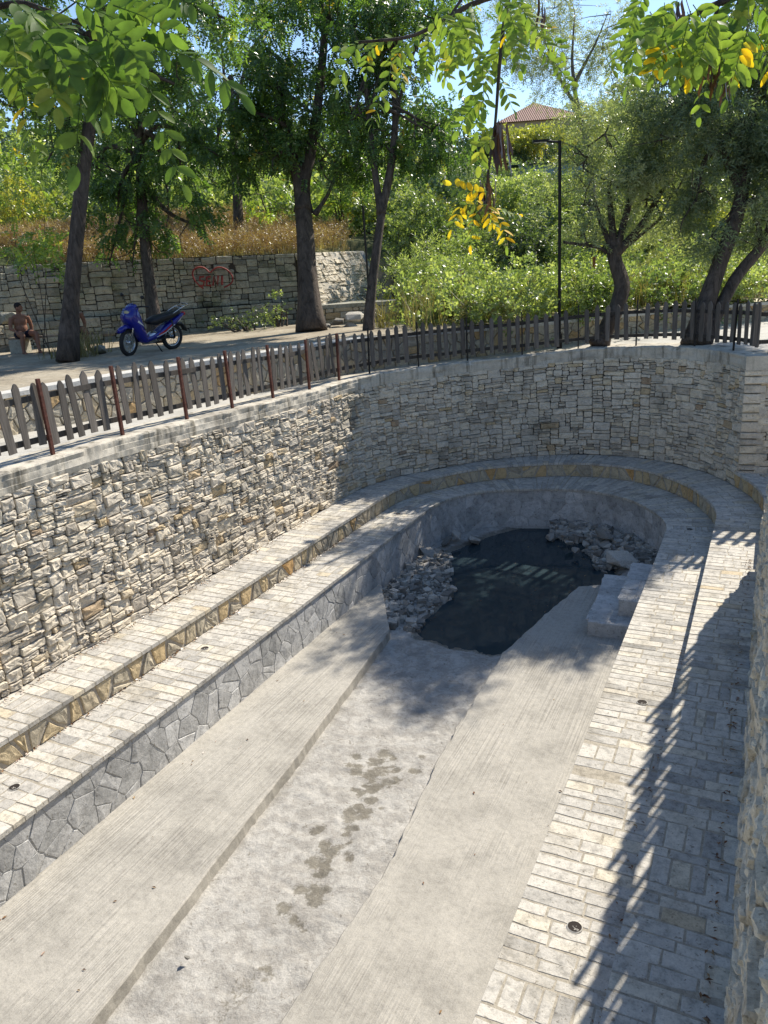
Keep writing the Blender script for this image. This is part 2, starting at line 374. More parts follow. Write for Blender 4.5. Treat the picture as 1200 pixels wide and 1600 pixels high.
C_UB = ring(-7.75, .12, [(0, 3.92), (13, 3.78), (37, 3.47), (65, 3.68), (92, 3.95), (109, 4.06), (124, 4.02), (153, 3.85), (180, 3.92)])
NST = len(C_LF); I_ARC0, I_ARC1 = len(YL), len(YL)+len(TH)
def st_y_left(y): return (y-Y0)/.04
def st_theta(deg): return I_ARC0+deg*2

class Curve:
    def __init__(s, pts, smooth=9):
        p = np.asarray(pts, float); d = np.r_[0, np.cumsum(np.linalg.norm(np.diff(p, axis=0), axis=1))]
        n = max(8, int(d[-1]/.04)); s.s = np.linspace(0, d[-1], n)
        s.x = np.interp(s.s, d, p[:, 0]); s.y = np.interp(s.s, d, p[:, 1]); s.L = d[-1]
        tx, ty = np.gradient(s.x), np.gradient(s.y); ker = np.ones(smooth)/smooth
        if smooth > 1:
            pad = smooth//2; tx = np.convolve(np.pad(tx, pad, 'edge'), ker, 'valid'); ty = np.convolve(np.pad(ty, pad, 'edge'), ker, 'valid')
        l = np.hypot(tx, ty); s.nx, s.ny = ty/l, -tx/l      # right of travel: towards the pit
    def ev(s, q, d=0):
        q = np.asarray(q, float)
        return np.interp(q, s.s, s.x)+np.interp(q, s.s, s.nx)*d, np.interp(q, s.s, s.y)+np.interp(q, s.s, s.ny)*d
    def ang(s, q): return math.atan2(np.interp(q, s.s, -s.nx), np.interp(q, s.s, s.ny))  # heading of travel, from +X

def chaikin(p, it=3):
    p = np.asarray(p, float)
    for _ in range(it):
        q = np.empty((2*len(p), 2)); q[0] = p[0]; q[-1] = p[-1]
        q[1:-1:2] = .75*p[:-1]+.25*p[1:]; q[2:-1:2] = .25*p[:-1]+.75*p[1:]; p = q
    return p

def zc(x, y):
    """height of the top of the coping round the pit"""
    x = np.asarray(x, float); y = np.asarray(y, float)
    a = np.interp(y, [7.5, 12.6], [-.34, -.53]); b = np.interp(x, [-5.3, -3.6, -2], [-.53, -.42, -.37])
    w = np.clip((y-12.6)/1.5, 0, 1)
    return np.where(x < -5.3, a, b) if np.ndim(x) else float(a if x < -5.3 else (b if y > 8 else -.42))

# ------------------------------------------------------------------ stone generators
def block(mb, poly, rings, mp, tone, jit=.0, capj=.0):
    """convex block from a 2-D outline; rings = [(inset, depth)...], capped with a fan"""
    poly = np.asarray(poly, float); c = poly.mean(0); n = len(poly)
    half = np.maximum(np.abs(poly-c).max(0), 1e-3); q = []
    for k, (ins, d) in enumerate(rings):
        p = c+(poly-c)*np.maximum(.15, 1-ins/half)
        dd = np.full(n, d)
        if jit and k == len(rings)-1: dd = dd+rng.normal(0, jit, n)
        q.append(np.column_stack([p, dd]))
    if capj > .009:                       # a chipped, faceted face
        p = c+(poly-c)*rng.uniform(.32, .62, (n, 1)); q.append(np.column_stack([p, rings[-1][1]+rng.normal(capj*.2, capj*.55, n)])); rings = list(rings)+[(0, 0)]
        q.append(np.array([[c[0]+rng.normal(0, .12)*half[0], c[1]+rng.normal(0, .12)*half[1], q[-1][:, 2].mean()+rng.normal(0, capj*.5)]]))
    else: q.append(np.array([[c[0]+rng.normal(0, .12)*half[0], c[1]+rng.normal(0, .12)*half[1], rings[-1][1]+abs(rng.normal(0, capj))]]))
    q = np.concatenate(q); V = mp(q[:, 0], q[:, 1], q[:, 2]); f = []
    for k in range(len(rings)-1):
        for j in range(n):
            f.append((k*n+j, k*n+(j+1) % n, (k+1)*n+(j+1) % n, (k+1)*n+j))
    b = (len(rings)-1)*n; t = len(rings)*n
    for j in range(n): f.append((b+j, b+(j+1) % n, t))
    mb.add(V, f, tone)

def pack(L, H, cell, sizes, hmax):
    nx, ny = int(L/cell), max(1, int(round(H/cell))); occ = np.zeros((ny, nx), bool); edge = np.zeros((ny+1, nx+2), bool); out = []
    for j in range(ny):
        i = 0
        while i < nx:
            if occ[j, i]: i += 1; continue
            w, h = sizes[rng.integers(len(sizes))]
            w = max(3, int(w+rng.integers(-1, 2))); free = 0
            while i+free < nx and free < w and not occ[j, i+free]: free += 1
            rest = 0
            while i+free+rest < nx and rest < 3 and not occ[j, i+free+rest]: rest += 1
            if rest in (1, 2) and free >= w: free += rest
            if j and free > 3 and edge[j-1, i+free]:
                free += 1 if (i+free < nx and not occ[j, i+free] and rng.random() < .5) else -1
            rest = 0
            while rest < 4 and i+free+rest < nx and not occ[j, i+free+rest]: rest += 1
            if rest in (1, 2): free += rest
            if free <= 2: h = 1
            elif h > free: h = max(1, free-1)
            h = min(h, ny-j)
            if ny-j-h == 1: h = ny-j
            occ[j:j+h, i:i+free] = True; edge[j:j+h, i] = True; edge[j:j+h, i+free] = True; out.append((i*cell, j*cell, free*cell, h*cell)); i += free
    return out

def warp2(s, h, amp, sc, seed=0.0):
    s = np.atleast_1d(s); h = np.atleast_1d(h); o = np.empty((len(s), 2))
    for k in range(len(s)):
        v = noise.noise_vector(Vector((s[k]*sc, h[k]*sc, seed))); o[k] = (s[k]+v[0]*amp*.7, h[k]+v[1]*amp)
    return o

SZ_FINE = [(4, 2), (5, 2), (7, 2), (5, 3), (6, 3), (8, 3), (6, 4), (8, 4), (4, 2), (6, 2), (9, 5), (4, 1), (7, 1), (6, 1), (9, 3), (10, 4), (5, 2), (8, 2)]
def rubble_wall(mb, L, H, mp, cell=.042, sizes=SZ_FINE, prot=.05, gap=.006, seed=0.0, tones=None, s0=0, warp=.028):
    for (s, h, w, hh) in pack(L, H, cell, sizes, 5):
        if w < .03: continue
        g = gap*rng.uniform(.6, 1.8); x0, x1, y0, y1 = s+g, s+w-g, h+g*.8, h+hh-g*.8
        kx = min(w*.20, .032); ky = min(hh*.26, .032); r = lambda a: rng.uniform(.1, 1)*a
        P = [(x0+r(kx), y0), ((x0+x1)/2+rng.normal(0, w*.08), y0+rng.normal(0, .004)), (x1-r(kx), y0), (x1, y0+r(ky)), (x1+rng.normal(0, .004), y1-r(ky)),
             (x1-r(kx), y1), ((x0+x1)/2+rng.normal(0, w*.08), y1+rng.normal(0, .004)), (x0+r(kx), y1), (x0, y1-r(ky)), (x0, y0+r(ky))]
        P = np.array(P); P = warp2(P[:, 0]+s0, P[:, 1], warp, 1.7, seed); P[:, 1] = np.clip(P[:, 1], -.02, H+.02)
        d = prot*rng.uniform(.35, 1.25); t = rng.beta(2.2, 2.2) if tones is None else tones(s, h)
        tx, ty = rng.normal(0, .07), rng.normal(0, .08)
        c = P.mean(0)
        m2 = (lambda tx, ty, c: (lambda a, b, q: mp(a, b, np.where(q > 0, q+tx*(a-c[0])+ty*(b-c[1]), q))))(tx, ty, c)
        block(mb, P, [(0, -.07), (0, d*.72), (min(w, hh)*.07, d)], m2, t, .007, .013)

def clip_poly(poly, a, n):
    out = []; k = len(poly)
    for i in range(k):
        p, q = poly[i], poly[(i+1) % k]; dp, dq = (p-a)@n, (q-a)@n
        if dp <= 0: out.append(p)
        if (dp < 0 < dq) or (dq < 0 < dp): out.append(p+(q-p)*(dp/(dp-dq)))
    return out
def crazy_facing(mb, L, H, mp, cell=.24, shrink=.022, prot=.02, tones=None, hmin=0, jit=.49, bev=.008):
    nx = max(2, int(L/cell)); ny = max(1, int(round(H/cell*1.0))); cw, ch = L/nx, H/ny
    pts = {(i, j): np.array([(i+.5+rng.uniform(-jit, jit))*cw, (j+.5+rng.uniform(-jit, jit))*ch]) for i in range(-2, nx+2) for j in range(-1, ny+1)}
    for i in range(nx):
        for j in range(ny):
            p = pts[i, j]; poly = [np.array(q) for q in ((p[0]-3*cw, 0), (p[0]+3*cw, 0), (p[0]+3*cw, H), (p[0]-3*cw, H))]
            for a in range(-2, 3):
                for b in range(-2, 3):
                    if (a or b) and (i+a, j+b) in pts and 0 <= j+b < ny:
                        o = pts[i+a, j+b]; d = o-p; l = np.linalg.norm(d)
                        if l > 1e-6 and len(poly) > 2: poly = clip_poly(poly, (p+o)/2-d/l*shrink*.5*rng.uniform(.7, 1.2), d/l)
            if len(poly) < 3: continue
            P = np.array(poly); c = P.mean(0)
            # roughen the outline
            Q = []
            for k in range(len(P)):
                a, b = P[k], P[(k+1) % len(P)]; Q.append(c+(a-c)*(rng.uniform(.965, .998) if shrink < .03 else rng.uniform(.86, .98)))
                if np.linalg.norm(b-a) > .08: Q.append((a+b)/2+rng.normal(0, .007, 2))
            Q = np.array(Q); Q[:, 0] = np.clip(Q[:, 0], 0, L); Q[:, 1] = np.clip(Q[:, 1], .004, H-.004)
            d = prot*rng.uniform(.5, 1.4)
            block(mb, Q, [(0, -.01), (.001, d*.6), (bev, d)], mp, rng.random() if tones is None else tones(p[0]), .0012 if bev < .005 else .003, .003 if bev < .005 else .0095)

def pave(mb, s0, s1, mapf, step=(.10, .155), nsplit=(2, 3), gap=.0072, h=.03, wild=.07, tones=None, big=0):
    """courses of pavers; mapf(s, t, z): s along (metres), t 0..1 across, z up"""
    s = s0
    while s < s1:
        d = rng.uniform(*step) if s > big else rng.uniform(.125, .19)
        if rng.random() < wild:
            d = rng.uniform(.26, .34); k = rng.integers(5, 8)
        else: k = rng.integers(nsplit[0], nsplit[1]+1)+(1 if s < big and rng.random() < .5 else 0)
        cuts = np.sort(np.r_[0, (np.arange(1, k)+rng.uniform(-.22, .22, k-1))/k, 1])
        sk = rng.normal(0, .012)
        for i in range(k):
            a, b = cuts[i], cuts[i+1]; tg = gap/.8; t0, t1 = a+(tg if i else 0), b-(tg if i < k-1 else 0)
            j = lambda: rng.normal(0, .0058)
            e0, e1 = s+gap+sk*t0, s+d-gap+sk*t0; f0, f1 = s+gap+sk*t1, s+d-gap+sk*t1
            ja = 0 if i == 0 else 1
            P = [(e0+j()*ja, t0), ((e0+f0)/2+j(), (t0+t1)/2), (f0+j(), t1+(j()*.6 if i < k-1 else 0)), (f1+j(), t1+(j()*.6 if i < k-1 else 0)), ((e1+f1)/2+j(), (t0+t1)/2), (e1+j()*ja, t0)]
            P = np.array(P); z = h+rng.normal(0, .0011)
            tl = rng.normal(0, .006)
            c = P.mean(0)
            m2 = (lambda tl, c: (lambda a, b, q: mapf(a, b, q+np.where(q > 0, tl*(a-c[0]), 0))))(tl, c)
            Q = []
            for ins, zz in ((0, -.02), (0, z-.0035), (1, z)):
                p = c+(P-c)*(1-ins*np.array([.0035/(d/2), .005/max(.05, (t1-t0)*.8/2)])); p[:, 1] = np.where((P[:, 1] < 1e-6), 0, p[:, 1]); Q.append(np.column_stack([p, np.full(6, zz)]))
            Q = np.concatenate(Q); V = m2(Q[:, 0], Q[:, 1], Q[:, 2])
            f = [(r*6+q, r*6+(q+1) % 6, (r+1)*6+(q+1) % 6, (r+1)*6+q) for r in range(2) for q in range(6)]+[(12, 13, 14, 15, 16, 17)]
            mb.add(V, f, rng.beta(2, 2) if tones is None else tones())
        s += d

def strip(mb, X, Y, Z0, Z1, nrow=2, tone=.5):
    """vertical ribbon between heights Z0 and Z1 along X,Y"""
    k = len(X); V = []
    for r in range(nrow):
        V.append(np.column_stack([X, Y, Z0+(Z1-Z0)*r/(nrow-1)+0*X]))
    mb.add(np.concatenate(V), [(r*k+i, r*k+i+1, (r+1)*k+i+1, (r+1)*k+i) for r in range(nrow-1) for i in range(k-1)], tone)
def ribbon(mb, A_, B_, za, zb, tone=.5):
    k = len(A_); V = np.concatenate([np.column_stack([A_, np.broadcast_to(za, k)]), np.column_stack([B_, np.broadcast_to(zb, k)])])
    mb.add(V, [(i, i+1, k+i+1, k+i) for i in range(k-1)], tone)

# ================================================================== THE PIT
def cum(C): return np.r_[0, np.cumsum(np.linalg.norm(np.diff(C, axis=0), axis=1))]
CUM = cum(C_UF)
def two(Ca, Cb, over=0.0):
    """surface between two rings: (s along C_UF, t 0..1, z) -> world; over = overhang in metres on side a"""
    def f(z0):
        def g(s, t, z):
            ax, ay = np.interp(s, CUM, Ca[:, 0]), np.interp(s, CUM, Ca[:, 1]); bx, by = np.interp(s, CUM, Cb[:, 0]), np.interp(s, CUM, Cb[:, 1])
            dx, dy = ax-bx, ay-by; l = np.hypot(dx, dy)+1e-6; ax = ax+dx/l*over; ay = ay+dy/l*over
            return np.column_stack([ax+(bx-ax)*t, ay+(by-ay)*t, z0+z])
        return g
    return f
def sub(C, i0, i1): return C[int(i0):int(i1)]

def bench(name, label, Ca, Cb, ztop, zbase, facing, mortar, cell, ptones, ftones, over=.035, prot=.02):
    root = empty(name, (CX, CY, zbase), label=label, cat='stone bench', group='stone seating tiers round the pool')
    def child(n, mb, mt):
        o = mb.obj(n, mt, root); o.location = (-CX, -CY, -zbase); return o
    f = two(Ca, Cb, over)(ztop-.034)
    mb = MB(); pave(mb, .2, CUM[-1]-.2, f, tones=ptones, big=CUM[int(I_ARC0)]-1.5); child('paved_seat', mb, M['paver'])
    # bedding below the pavers with a thin lip, and the body of the bench
    mb = MB(); n = NST
    dx = Ca-Cb; l = np.linalg.norm(dx, axis=1)[:, None]; lip = Ca+dx/l*(over-.0015)
    ribbon(mb, lip[:, 0], Cb[:, 0], 0, 0) if False else None
    V = np.concatenate([np.column_stack([lip, np.full(n, ztop-.0072)]), np.column_stack([Cb-dx/l*.05, np.full(n, ztop-.0072)])])
    mb.add(V, [(i, i+1, n+i+1, n+i) for i in range(n-1)], .5)
    strip(mb, lip[:, 0], lip[:, 1], ztop-.058, ztop-.0072)
    V = np.concatenate([np.column_stack([lip, np.full(n, ztop-.058)]), np.column_stack([Ca-dx/l*.05, np.full(n, ztop-.058)])])
    mb.add(V, [(n+i, n+i+1, i+1, i) for i in range(n-1)], .5)
    child('mortar_bed', mb, M['bed'])
    mb = MB(); strip(mb, Ca[:, 0], Ca[:, 1], zbase-.4, ztop-.05, 3); child('riser_core', mb, mortar)
    cv = Curve(Ca, 9); H = ztop-.055-zbase
    mp = lambda s, h, d: np.column_stack([*cv.ev(s, d), zbase+h])
    mb = MB(); crazy_facing(mb, cv.L, H, mp, cell, .011 if prot < .011 else .042, prot, ftones, bev=.0045 if prot < .011 else .012); child('riser_facing', mb, facing)
    return root, child

def left_ochre(s): return np.clip(rng.beta(2.2, 1.8), 0, 1)
lower, lo_child = bench('lower_bench', 'lower stone seating tier with tall grey stone riser, curving round the pool', C_LF, C_UF, ZB1, ZCH, M['greyfacing'], M['mortar'], .24, lambda: rng.beta(2.2, 2.2), lambda s: rng.beta(1.6, 1.6), .035, .0072)
upper, up_child = bench('upper_bench', 'upper stone seating tier with low ochre stone riser, against the high wall', C_UF, C_UB, ZB2, ZB1, M['ochrefacing'], M['mortar_brown'], .20, lambda: rng.beta(2.4, 2.0), left_ochre)

# small round light holes of the lower tier, their shade painted as flat dark discs
M['holeshade'] = plain('painted_hole_shade', (.03, .024, .02), .9)
def hole(x, y):
    mb = MB(); n = 20; w = np.linspace(0, 2*math.pi, n, endpoint=False); r = .052
    z = ZB1+.002
    ro = np.column_stack([x+np.cos(w)*(r+.008), y+np.sin(w)*(r+.008), np.full(n, z)]); ri = np.column_stack([x+np.cos(w)*r, y+np.sin(w)*r, np.full(n, z+.004)])
    rb = np.column_stack([x+np.cos(w)*r*.98, y+np.sin(w)*r*.98, np.full(n, z-.001)])
    mb.add(np.concatenate([ro, ri]), [(i, (i+1) % n, n+(i+1) % n, n+i) for i in range(n)], .3)
    o = lo_child('light_hole', mb, M['paver'])
    mb = MB(); mb.add(ri-[0, 0, .0048], [tuple(range(n))], .2); fl = mb.obj('hole_shade_disc', M['holeshade'], o)
    mb = MB()
    for k in range(9):
        a, q = rng.uniform(0, 6.28), rng.uniform(0, r*.5); mb.ball((x+.008+math.cos(a)*q, y-.016+math.sin(a)*q, z-.003), (.009, .006, .004), rng.random(), 6, 4, Matrix.Rotation(a, 4, 'Z'))
    d = mb.obj('hole_debris', M['rock'], o)
for x, y in [(-1.0, 7.92), (-1.0, 4.6), (-6.68, 7.34), (-6.62, 4.19), (-6.61, 13.5), (-1.07, 13.98), (-6.65, 1.0), (-1.0, 1.2)]: hole(x, y)


# ---------------- high dry-stone wall round the pit
i0, i1 = st_y_left(0.0), st_theta(152)
wl = sub(C_UB, i0, i1)
CW = Curve(wl, 15)
zc_ = lambda x, y: np.vectorize(zc)(x, y)
WT = np.array([zc(x, y) for x, y in zip(CW.x, CW.y)])-.25
def mpw(s, h, d):
    top = np.interp(s, CW.s, WT); k = h/2.3
    x, y = CW.ev(s, d-.05*k-.02)
    return np.column_stack([x, y, ZB2+k*(top-ZB2)])
wall = empty('curved_drystone_wall', (CX, CY, ZB2), label='high curved dry stone wall of pale limestone with concrete coping, round the pool', cat='stone wall')
def wchild(n, mb, mt):
    o = mb.obj(n, mt, wall); o.location = (-CX, -CY, -ZB2); return o
def wtone(s, h):
    x, y = CW.ev(s); t = rng.beta(2.2, 2.4)
    if rng.random() < .05: t = rng.uniform(.86, 1)
    return float(np.clip(t, 0, 1))
mb = MB(); rubble_wall(mb, CW.L, 2.3, mpw, .038, SZ_FINE, .05, .005, 3.0, wtone); wchild('stones', mb, M['drystone'])
mb = MB(); x, y = CW.ev(CW.s, -.075); k = len(CW.s)
V = np.concatenate([np.column_stack([x, y, np.full(k, ZB2-.1)]), np.column_stack([x, y, WT+.01])]); mb.add(V, [(i, i+1, k+i+1, k+i) for i in range(k-1)], .5); wchild('wall_backing', mb, M['gapshade'])
# coping: board-marked beam with a broken front edge
mb = MB(); ss = np.arange(0, CW.L, .03); prof = [(.0, -.25), (.008, -.172), (.004, -.166), (.010, -.088), (.006, -.081), (.018, -.022), (.004, -.002), (-.03, .004), (-.62, .004), (-.62, -.25), (0, -.25)]
tz = np.interp(ss, CW.s, WT)+.25; V = []
for d, z in prof:
    q = np.array([noise.noise(Vector((s*3, d*9, z*9)))*.016+noise.noise(Vector((s*11, d*9, z*9+4)))*.009 for s in ss])
    if d > -.05 and z > -.05: q = q*1.9-np.array([max(0, noise.noise(Vector((s*1.9, 7, 0)))-.15)*.09 for s in ss])
    if d <= -.6: q = 0*ss
    xx, yy = CW.ev(ss, 0); nx, ny = np.interp(ss, CW.s, CW.nx), np.interp(ss, CW.s, CW.ny); e = d+q+.02-.06
    V.append(np.column_stack([xx+nx*e, yy+ny*e, tz+z+(q*.35 if z > -.1 and d > -.05 else 0)]))
n = len(ss); mb.add(np.concatenate(V), [(r*n+i, r*n+i+1, (r+1)*n+i+1, (r+1)*n+i) for r in range(len(prof)-1) for i in range(n-1)], .5)
cp_ = wchild('coping', mb, M['coping']); cp_.data.polygons.foreach_set('use_smooth', np.ones(len(cp_.data.polygons), bool)); cp_.data.set_sharp_from_angle(angle=R(32))

# ---------------- squared corner wall on the right, facing the camera
CC = Curve([wl[-1], wl[-1]+[1.0, .12], wl[-1]+[5, .5]], 1)
cw2 = empty('corner_wall', (wl[-1][0], wl[-1][1], ZB2), label='short pale stone wall with large quoin blocks, turning off the curved wall on the right', cat='stone wall')
def mpc(s, h, d):
    x, y = CC.ev(s, d); return np.column_stack([x, y, ZB2+h])
off = (-wl[-1][0], -wl[-1][1], -ZB2)
hc = -.37-.25-ZB2
mb = MB()
hh = 0.0
while hh < hc-.02:                               # quoins
    q = min(rng.uniform(.10, .22), hc-hh); w = rng.uniform(.36, .55)
    block(mb, [(-.035, hh+.008), (w, hh+.008), (w, hh+q-.008), (-.035, hh+q-.008)], [(0, -.12), (0, .03), (.015, .05)], mpc, rng.uniform(.2, .85), .008, .014)
    hh += q
rubble_wall(mb, 3.6, hc, lambda s, h, d: mpc(s+.27, h, d), .042, SZ_FINE, .05, .005, 12.0)
o = mb.obj('stones', M['drystone'], cw2, loc=off)
mb = MB(); x, y = CC.ev(CC.s, -.02); strip(mb, x, y, ZB2-.1, -.6); mb.obj('wall_backing', M['gapshade'], cw2, loc=off)
mb = MB(); x0, y0 = CC.ev(CC.s, .05); x1, y1 = CC.ev(CC.s, -.6)
for a, b, za, zb in ((x0, x0, -.625, -.366), ): strip(mb, x0, y0, -.625, -.366)
V = np.concatenate([np.column_stack([x0, y0, np.full(len(x0), -.366)]), np.column_stack([x1, y1, np.full(len(x0), -.366)])]); k = len(x0)
mb.add(V, [(i, i+1, k+i+1, k+i) for i in range(k-1)], .5); mb.obj('coping', M['coping'], cw2, loc=off)

# ---------------- small paved stair between the corner and the near wall
st = empty('side_stair', (.6, 13.6, ZB2), label='paved stone stair climbing to the right beside the corner wall', cat='stair')
off = (-.6, -13.6, -ZB2)
arc = C_UB[int(st_theta(150)):int(st_theta(180))+54]
cvs = Curve(arc, 9)
mb = MB(); crazy_facing(mb, cvs.L, .27, lambda s, h, d: np.column_stack([*cvs.ev(s, d), ZB2+h]), .2, .02, .02); mb.obj('riser_facing', M['ochrefacing'], st, loc=off)
mb = MB(); strip(mb, *cvs.ev(cvs.s, -.004), ZB2-.2, ZB2+.275); mb.obj('riser_core', M['mortar_brown'], st, loc=off)
def mps(s, t, z):
    x, y = cvs.ev(s, .03); return np.column_stack([x+(1.6-x)*t, y+(y*0+np.clip(y, 12, 15.7)-y)*t, ZB2+.27+z])
mb = MB(); pave(mb, 0, cvs.L, mps, h=.03, nsplit=(4, 6), wild=0); mb.obj('tread', M['paver'], st, loc=off)
for k in range(4):
    mb = MB(); mb.box((1.1+k*.35+1.5, 13.9, ZB2+.27+(k+1)*.13-.13+.13), (3.0, 3.6, .26), .5); mb.obj('step', M['paver'], st, loc=off)

# ---------------- near right retaining wall with its fence (the fence's shadow falls on the benches)
nw = empty('near_drystone_wall', (.2, 6, ZB2), label='rough cream dry stone wall seen edge on, along the right side of the benches', cat='stone wall')
CN = Curve([(.11, 11.8), (.11, -2.5)], 1); off = (-.2, -6, -ZB2)
mpn = lambda s, h, d: np.column_stack([*CN.ev(s, d-.03-.09*h/2.2), ZB2+h])
mb = MB(); rubble_wall(mb, CN.L, 2.2, mpn, .042, SZ_FINE, .085, .008, 9.0, lambda s, h: rng.beta(3, 1.9)*.93); mb.obj('stones', M['nearwall'], nw, loc=off)
mb = MB(); mb.box((.11+.105+.3, 4.62, ZB2+1.05), (.6, 14.2, 2.3), .5); mb.obj('wall_backing', M['gapshade'], nw, loc=off)
CE = Curve([(2.5, 11.8), (.1, 11.8)], 1)
mb = MB(); rubble_wall(mb, CE.L, 2.2, lambda s, h, d: np.column_stack([CE.ev(s)[0], CE.ev(s)[1]-.02+d, ZB2+h]), .05, SZ_FINE, .05, .006, 2.0); mb.obj('end_stones', M['drystone'], nw, loc=off)
mb = MB(); mb.box((.205+.32, 4.65, -.42-.115), (.66, 14.36, .23), .5); mb.obj('coping', M['coping'], nw, loc=off)

# ---------------- floor: channel, ledge, slab, water
def seg_dist(P, poly):
    d = np.full(len(P), 1e9); inside = np.zeros(len(P), bool); k = len(poly)
    for i in range(k):
        a, b = poly[i], poly[(i+1) % k]; ab = b-a; t = np.clip(((P-a)@ab)/(ab@ab+1e-12), 0, 1)
        d = np.minimum(d, np.linalg.norm(P-(a+t[:, None]*ab), axis=1))
        c = ((a[1] > P[:, 1]) != (b[1] > P[:, 1])) & (P[:, 0] < (b[0]-a[0])*(P[:, 1]-a[1])/(b[1]-a[1]+1e-12)+a[0]); inside ^= c
    return d, inside
POOL = np.array([(-3.2, 10.25), (-3.5, 10.08), (-3.8, 10.12), (-4.1, 10.09), (-4.45, 10.2), (-4.8, 10.22), (-5.1, 10.75), (-4.95, 11.1), (-4.92, 11.6), (-4.95, 12.05), (-5.3, 12.7), (-5.6, 13.4), (-5.75, 14.0), (-5.5, 14.6),
                 (-5.25, 15.2), (-4.9, 15.75), (-4.3, 16.3), (-3.4, 16.4), (-3.0, 15.2), (-2.75, 14.75), (-2.45, 14.3), (-2.3, 13.7), (-2.3, 13.1), (-2.75, 12.95)])
def vn(P, sc, seed=0.0): return np.array([noise.noise(Vector((p[0]*sc, p[1]*sc, seed))) for p in P])
def floor_grid(x0, x1, y0, y1, st):
    xs, ys = np.arange(x0, x1+st/2, st), np.arange(y0, y1+st/2, st); gx, gy = np.meshgrid(xs, ys); return np.column_stack([gx.ravel(), gy.ravel()]), len(xs), len(ys)
P, nx_, ny_ = floor_grid(-6.3, -1.3, -3.4, 16.3, .04)
d, ins = seg_dist(P, POOL); sd = np.where(ins, -d, d)
z = ZCH+.0*P[:, 0]
z = z+np.clip((9.5-P[:, 1])*.002, 0, .012)
crust = vn(P, 2.3, 1)*.012+vn(P, 6, 2)*.011+np.maximum(0, vn(P, 13, 3))*.022+vn(P, 27, 5)*.007
shore = ZW+.075*np.clip(sd/.35, -1, 1)
z = np.where(sd < .35, np.minimum(z, shore), z)+crust*np.clip((sd+.3)/.4, .2, 1)
z = np.where(sd < -.05, ZW-.02-np.minimum(.6, -sd*.6), z)
bank = np.clip(1-np.abs(sd)/.5, 0, 1)*((P[:, 0] < -4.7) & (P[:, 1] > 10.2) | (P[:, 1] > 14.3)); z = z+bank*(.02+.03*vn(P, 5, 8))
back = np.clip((sd-.0)/.8, 0, 1)*((P[:, 1] > 12.8) & (P[:, 0] > -3.2)); z = z+.10*back
# shallow run down the middle of the channel
mid = np.interp(P[:, 1], [0, 3.4, 5, 7, 9], [-3.3, -3.57, -3.66, -3.85, -3.7]); z = z-.022*np.exp(-((P[:, 0]-mid)/.30)**2)*(P[:, 1] < 8.5)
wet = np.zeros(len(P))
_g = np.random.default_rng(5); _sp = []
for k_ in range(95):
    wy = _g.uniform(3.9, 7.15); wy = _g.choice([wy, 6.7+_g.normal(0, .25), 5.4+_g.normal(0, .45)]); wx = np.interp(wy, [3.3, 4.5, 5.3, 6.7, 7.2], [-3.57, -3.6, -3.68, -3.78, -3.8])+_g.normal(0, .11+.10*(6.4 < wy < 7.1)); r_ = _g.uniform(.035, .085)
    _sp.append((wx, wy, r_*_g.uniform(.8, 1.4), r_*_g.uniform(.7, 1.2), _g.uniform(.75, 1.25)))
for (wx, wy, rx, ry, k) in _sp+[(-3.58, 3.7, .12, .5, .5), (-3.62, 3.0, .16, .6, .5), (-3.44, 7.26, .06, .06, .9)]:
    wet = np.maximum(wet, k*np.exp(-((P[:, 0]-wx)/rx)**2-((P[:, 1]-wy)/ry)**2))
wet = np.maximum(wet, .9*np.exp(-(np.minimum(sd, 1)/.12)**2)*(sd > -.1))
z = z-.012*wet*np.abs(vn(P, 9, 4))*2
V = np.column_stack([P, z]); idx = np.arange(nx_*ny_).reshape(ny_, nx_); Q = np.stack([idx[:-1, :-1].ravel(), idx[:-1, 1:].ravel(), idx[1:, 1:].ravel(), idx[1:, :-1].ravel()], 1)
me = np_mesh('channel_floor', V, Q, np.full(len(Q), .5), M['channel'], True)
wa = me.attributes.new('wet', 'FLOAT', 'POINT'); wa.data.foreach_set('value', wet.astype(np.float32))
tag(link('channel_floor', me), kind='structure')

def slab(name, poly, ztop, zbot, mt, rough=.012, step=.08):
    """cast slab from an outline, edges worn"""
    poly = np.array(poly, float); pts = []
    for i in range(len(poly)):
        a, b = poly[i], poly[(i+1) % len(poly)]; k = max(1, int(np.linalg.norm(b-a)/step))
        for j in range(k): pts.append(a+(b-a)*j/k)
    pts = np.array(pts); c = pts.mean(0); k = len(pts)
    q = np.array([noise.noise(Vector((p[0]*4, p[1]*4, 1)))*rough+noise.noise(Vector((p[0]*15, p[1]*15, 2)))*rough*.6 for p in pts])
    tg = np.roll(pts, -1, 0)-np.roll(pts, 1, 0); tg /= np.linalg.norm(tg, axis=1)[:, None]; nr = np.column_stack([tg[:, 1], -tg[:, 0]])
    mb = MB(); L0 = np.column_stack([pts+nr*(q[:, None]+.012), np.full(k, zbot)]); L1 = np.column_stack([pts+nr*q[:, None], np.full(k, ztop-.014)]); L2 = np.column_stack([pts+nr*(q[:, None]-.014), np.full(k, ztop)])
    f = [(r*k+i, r*k+(i+1) % k, (r+1)*k+(i+1) % k, (r+1)*k+i) for r in range(2) for i in range(k)]; f.append(tuple(range(2*k, 3*k)))
    mb.add(np.concatenate([L0, L1, L2]), f, .5); return tag(mb.obj(name, mt), kind='structure')
slab('concrete_ledge', [(-6.25, -3.3), (-3.75, -3.3), (-4.43, 2.96), (-4.77, 6.55), (-5.16, 9.95), (-6.13, 11.62), (-6.25, 11.62)], ZLEDGE, ZCH-.3, M['ledge'])
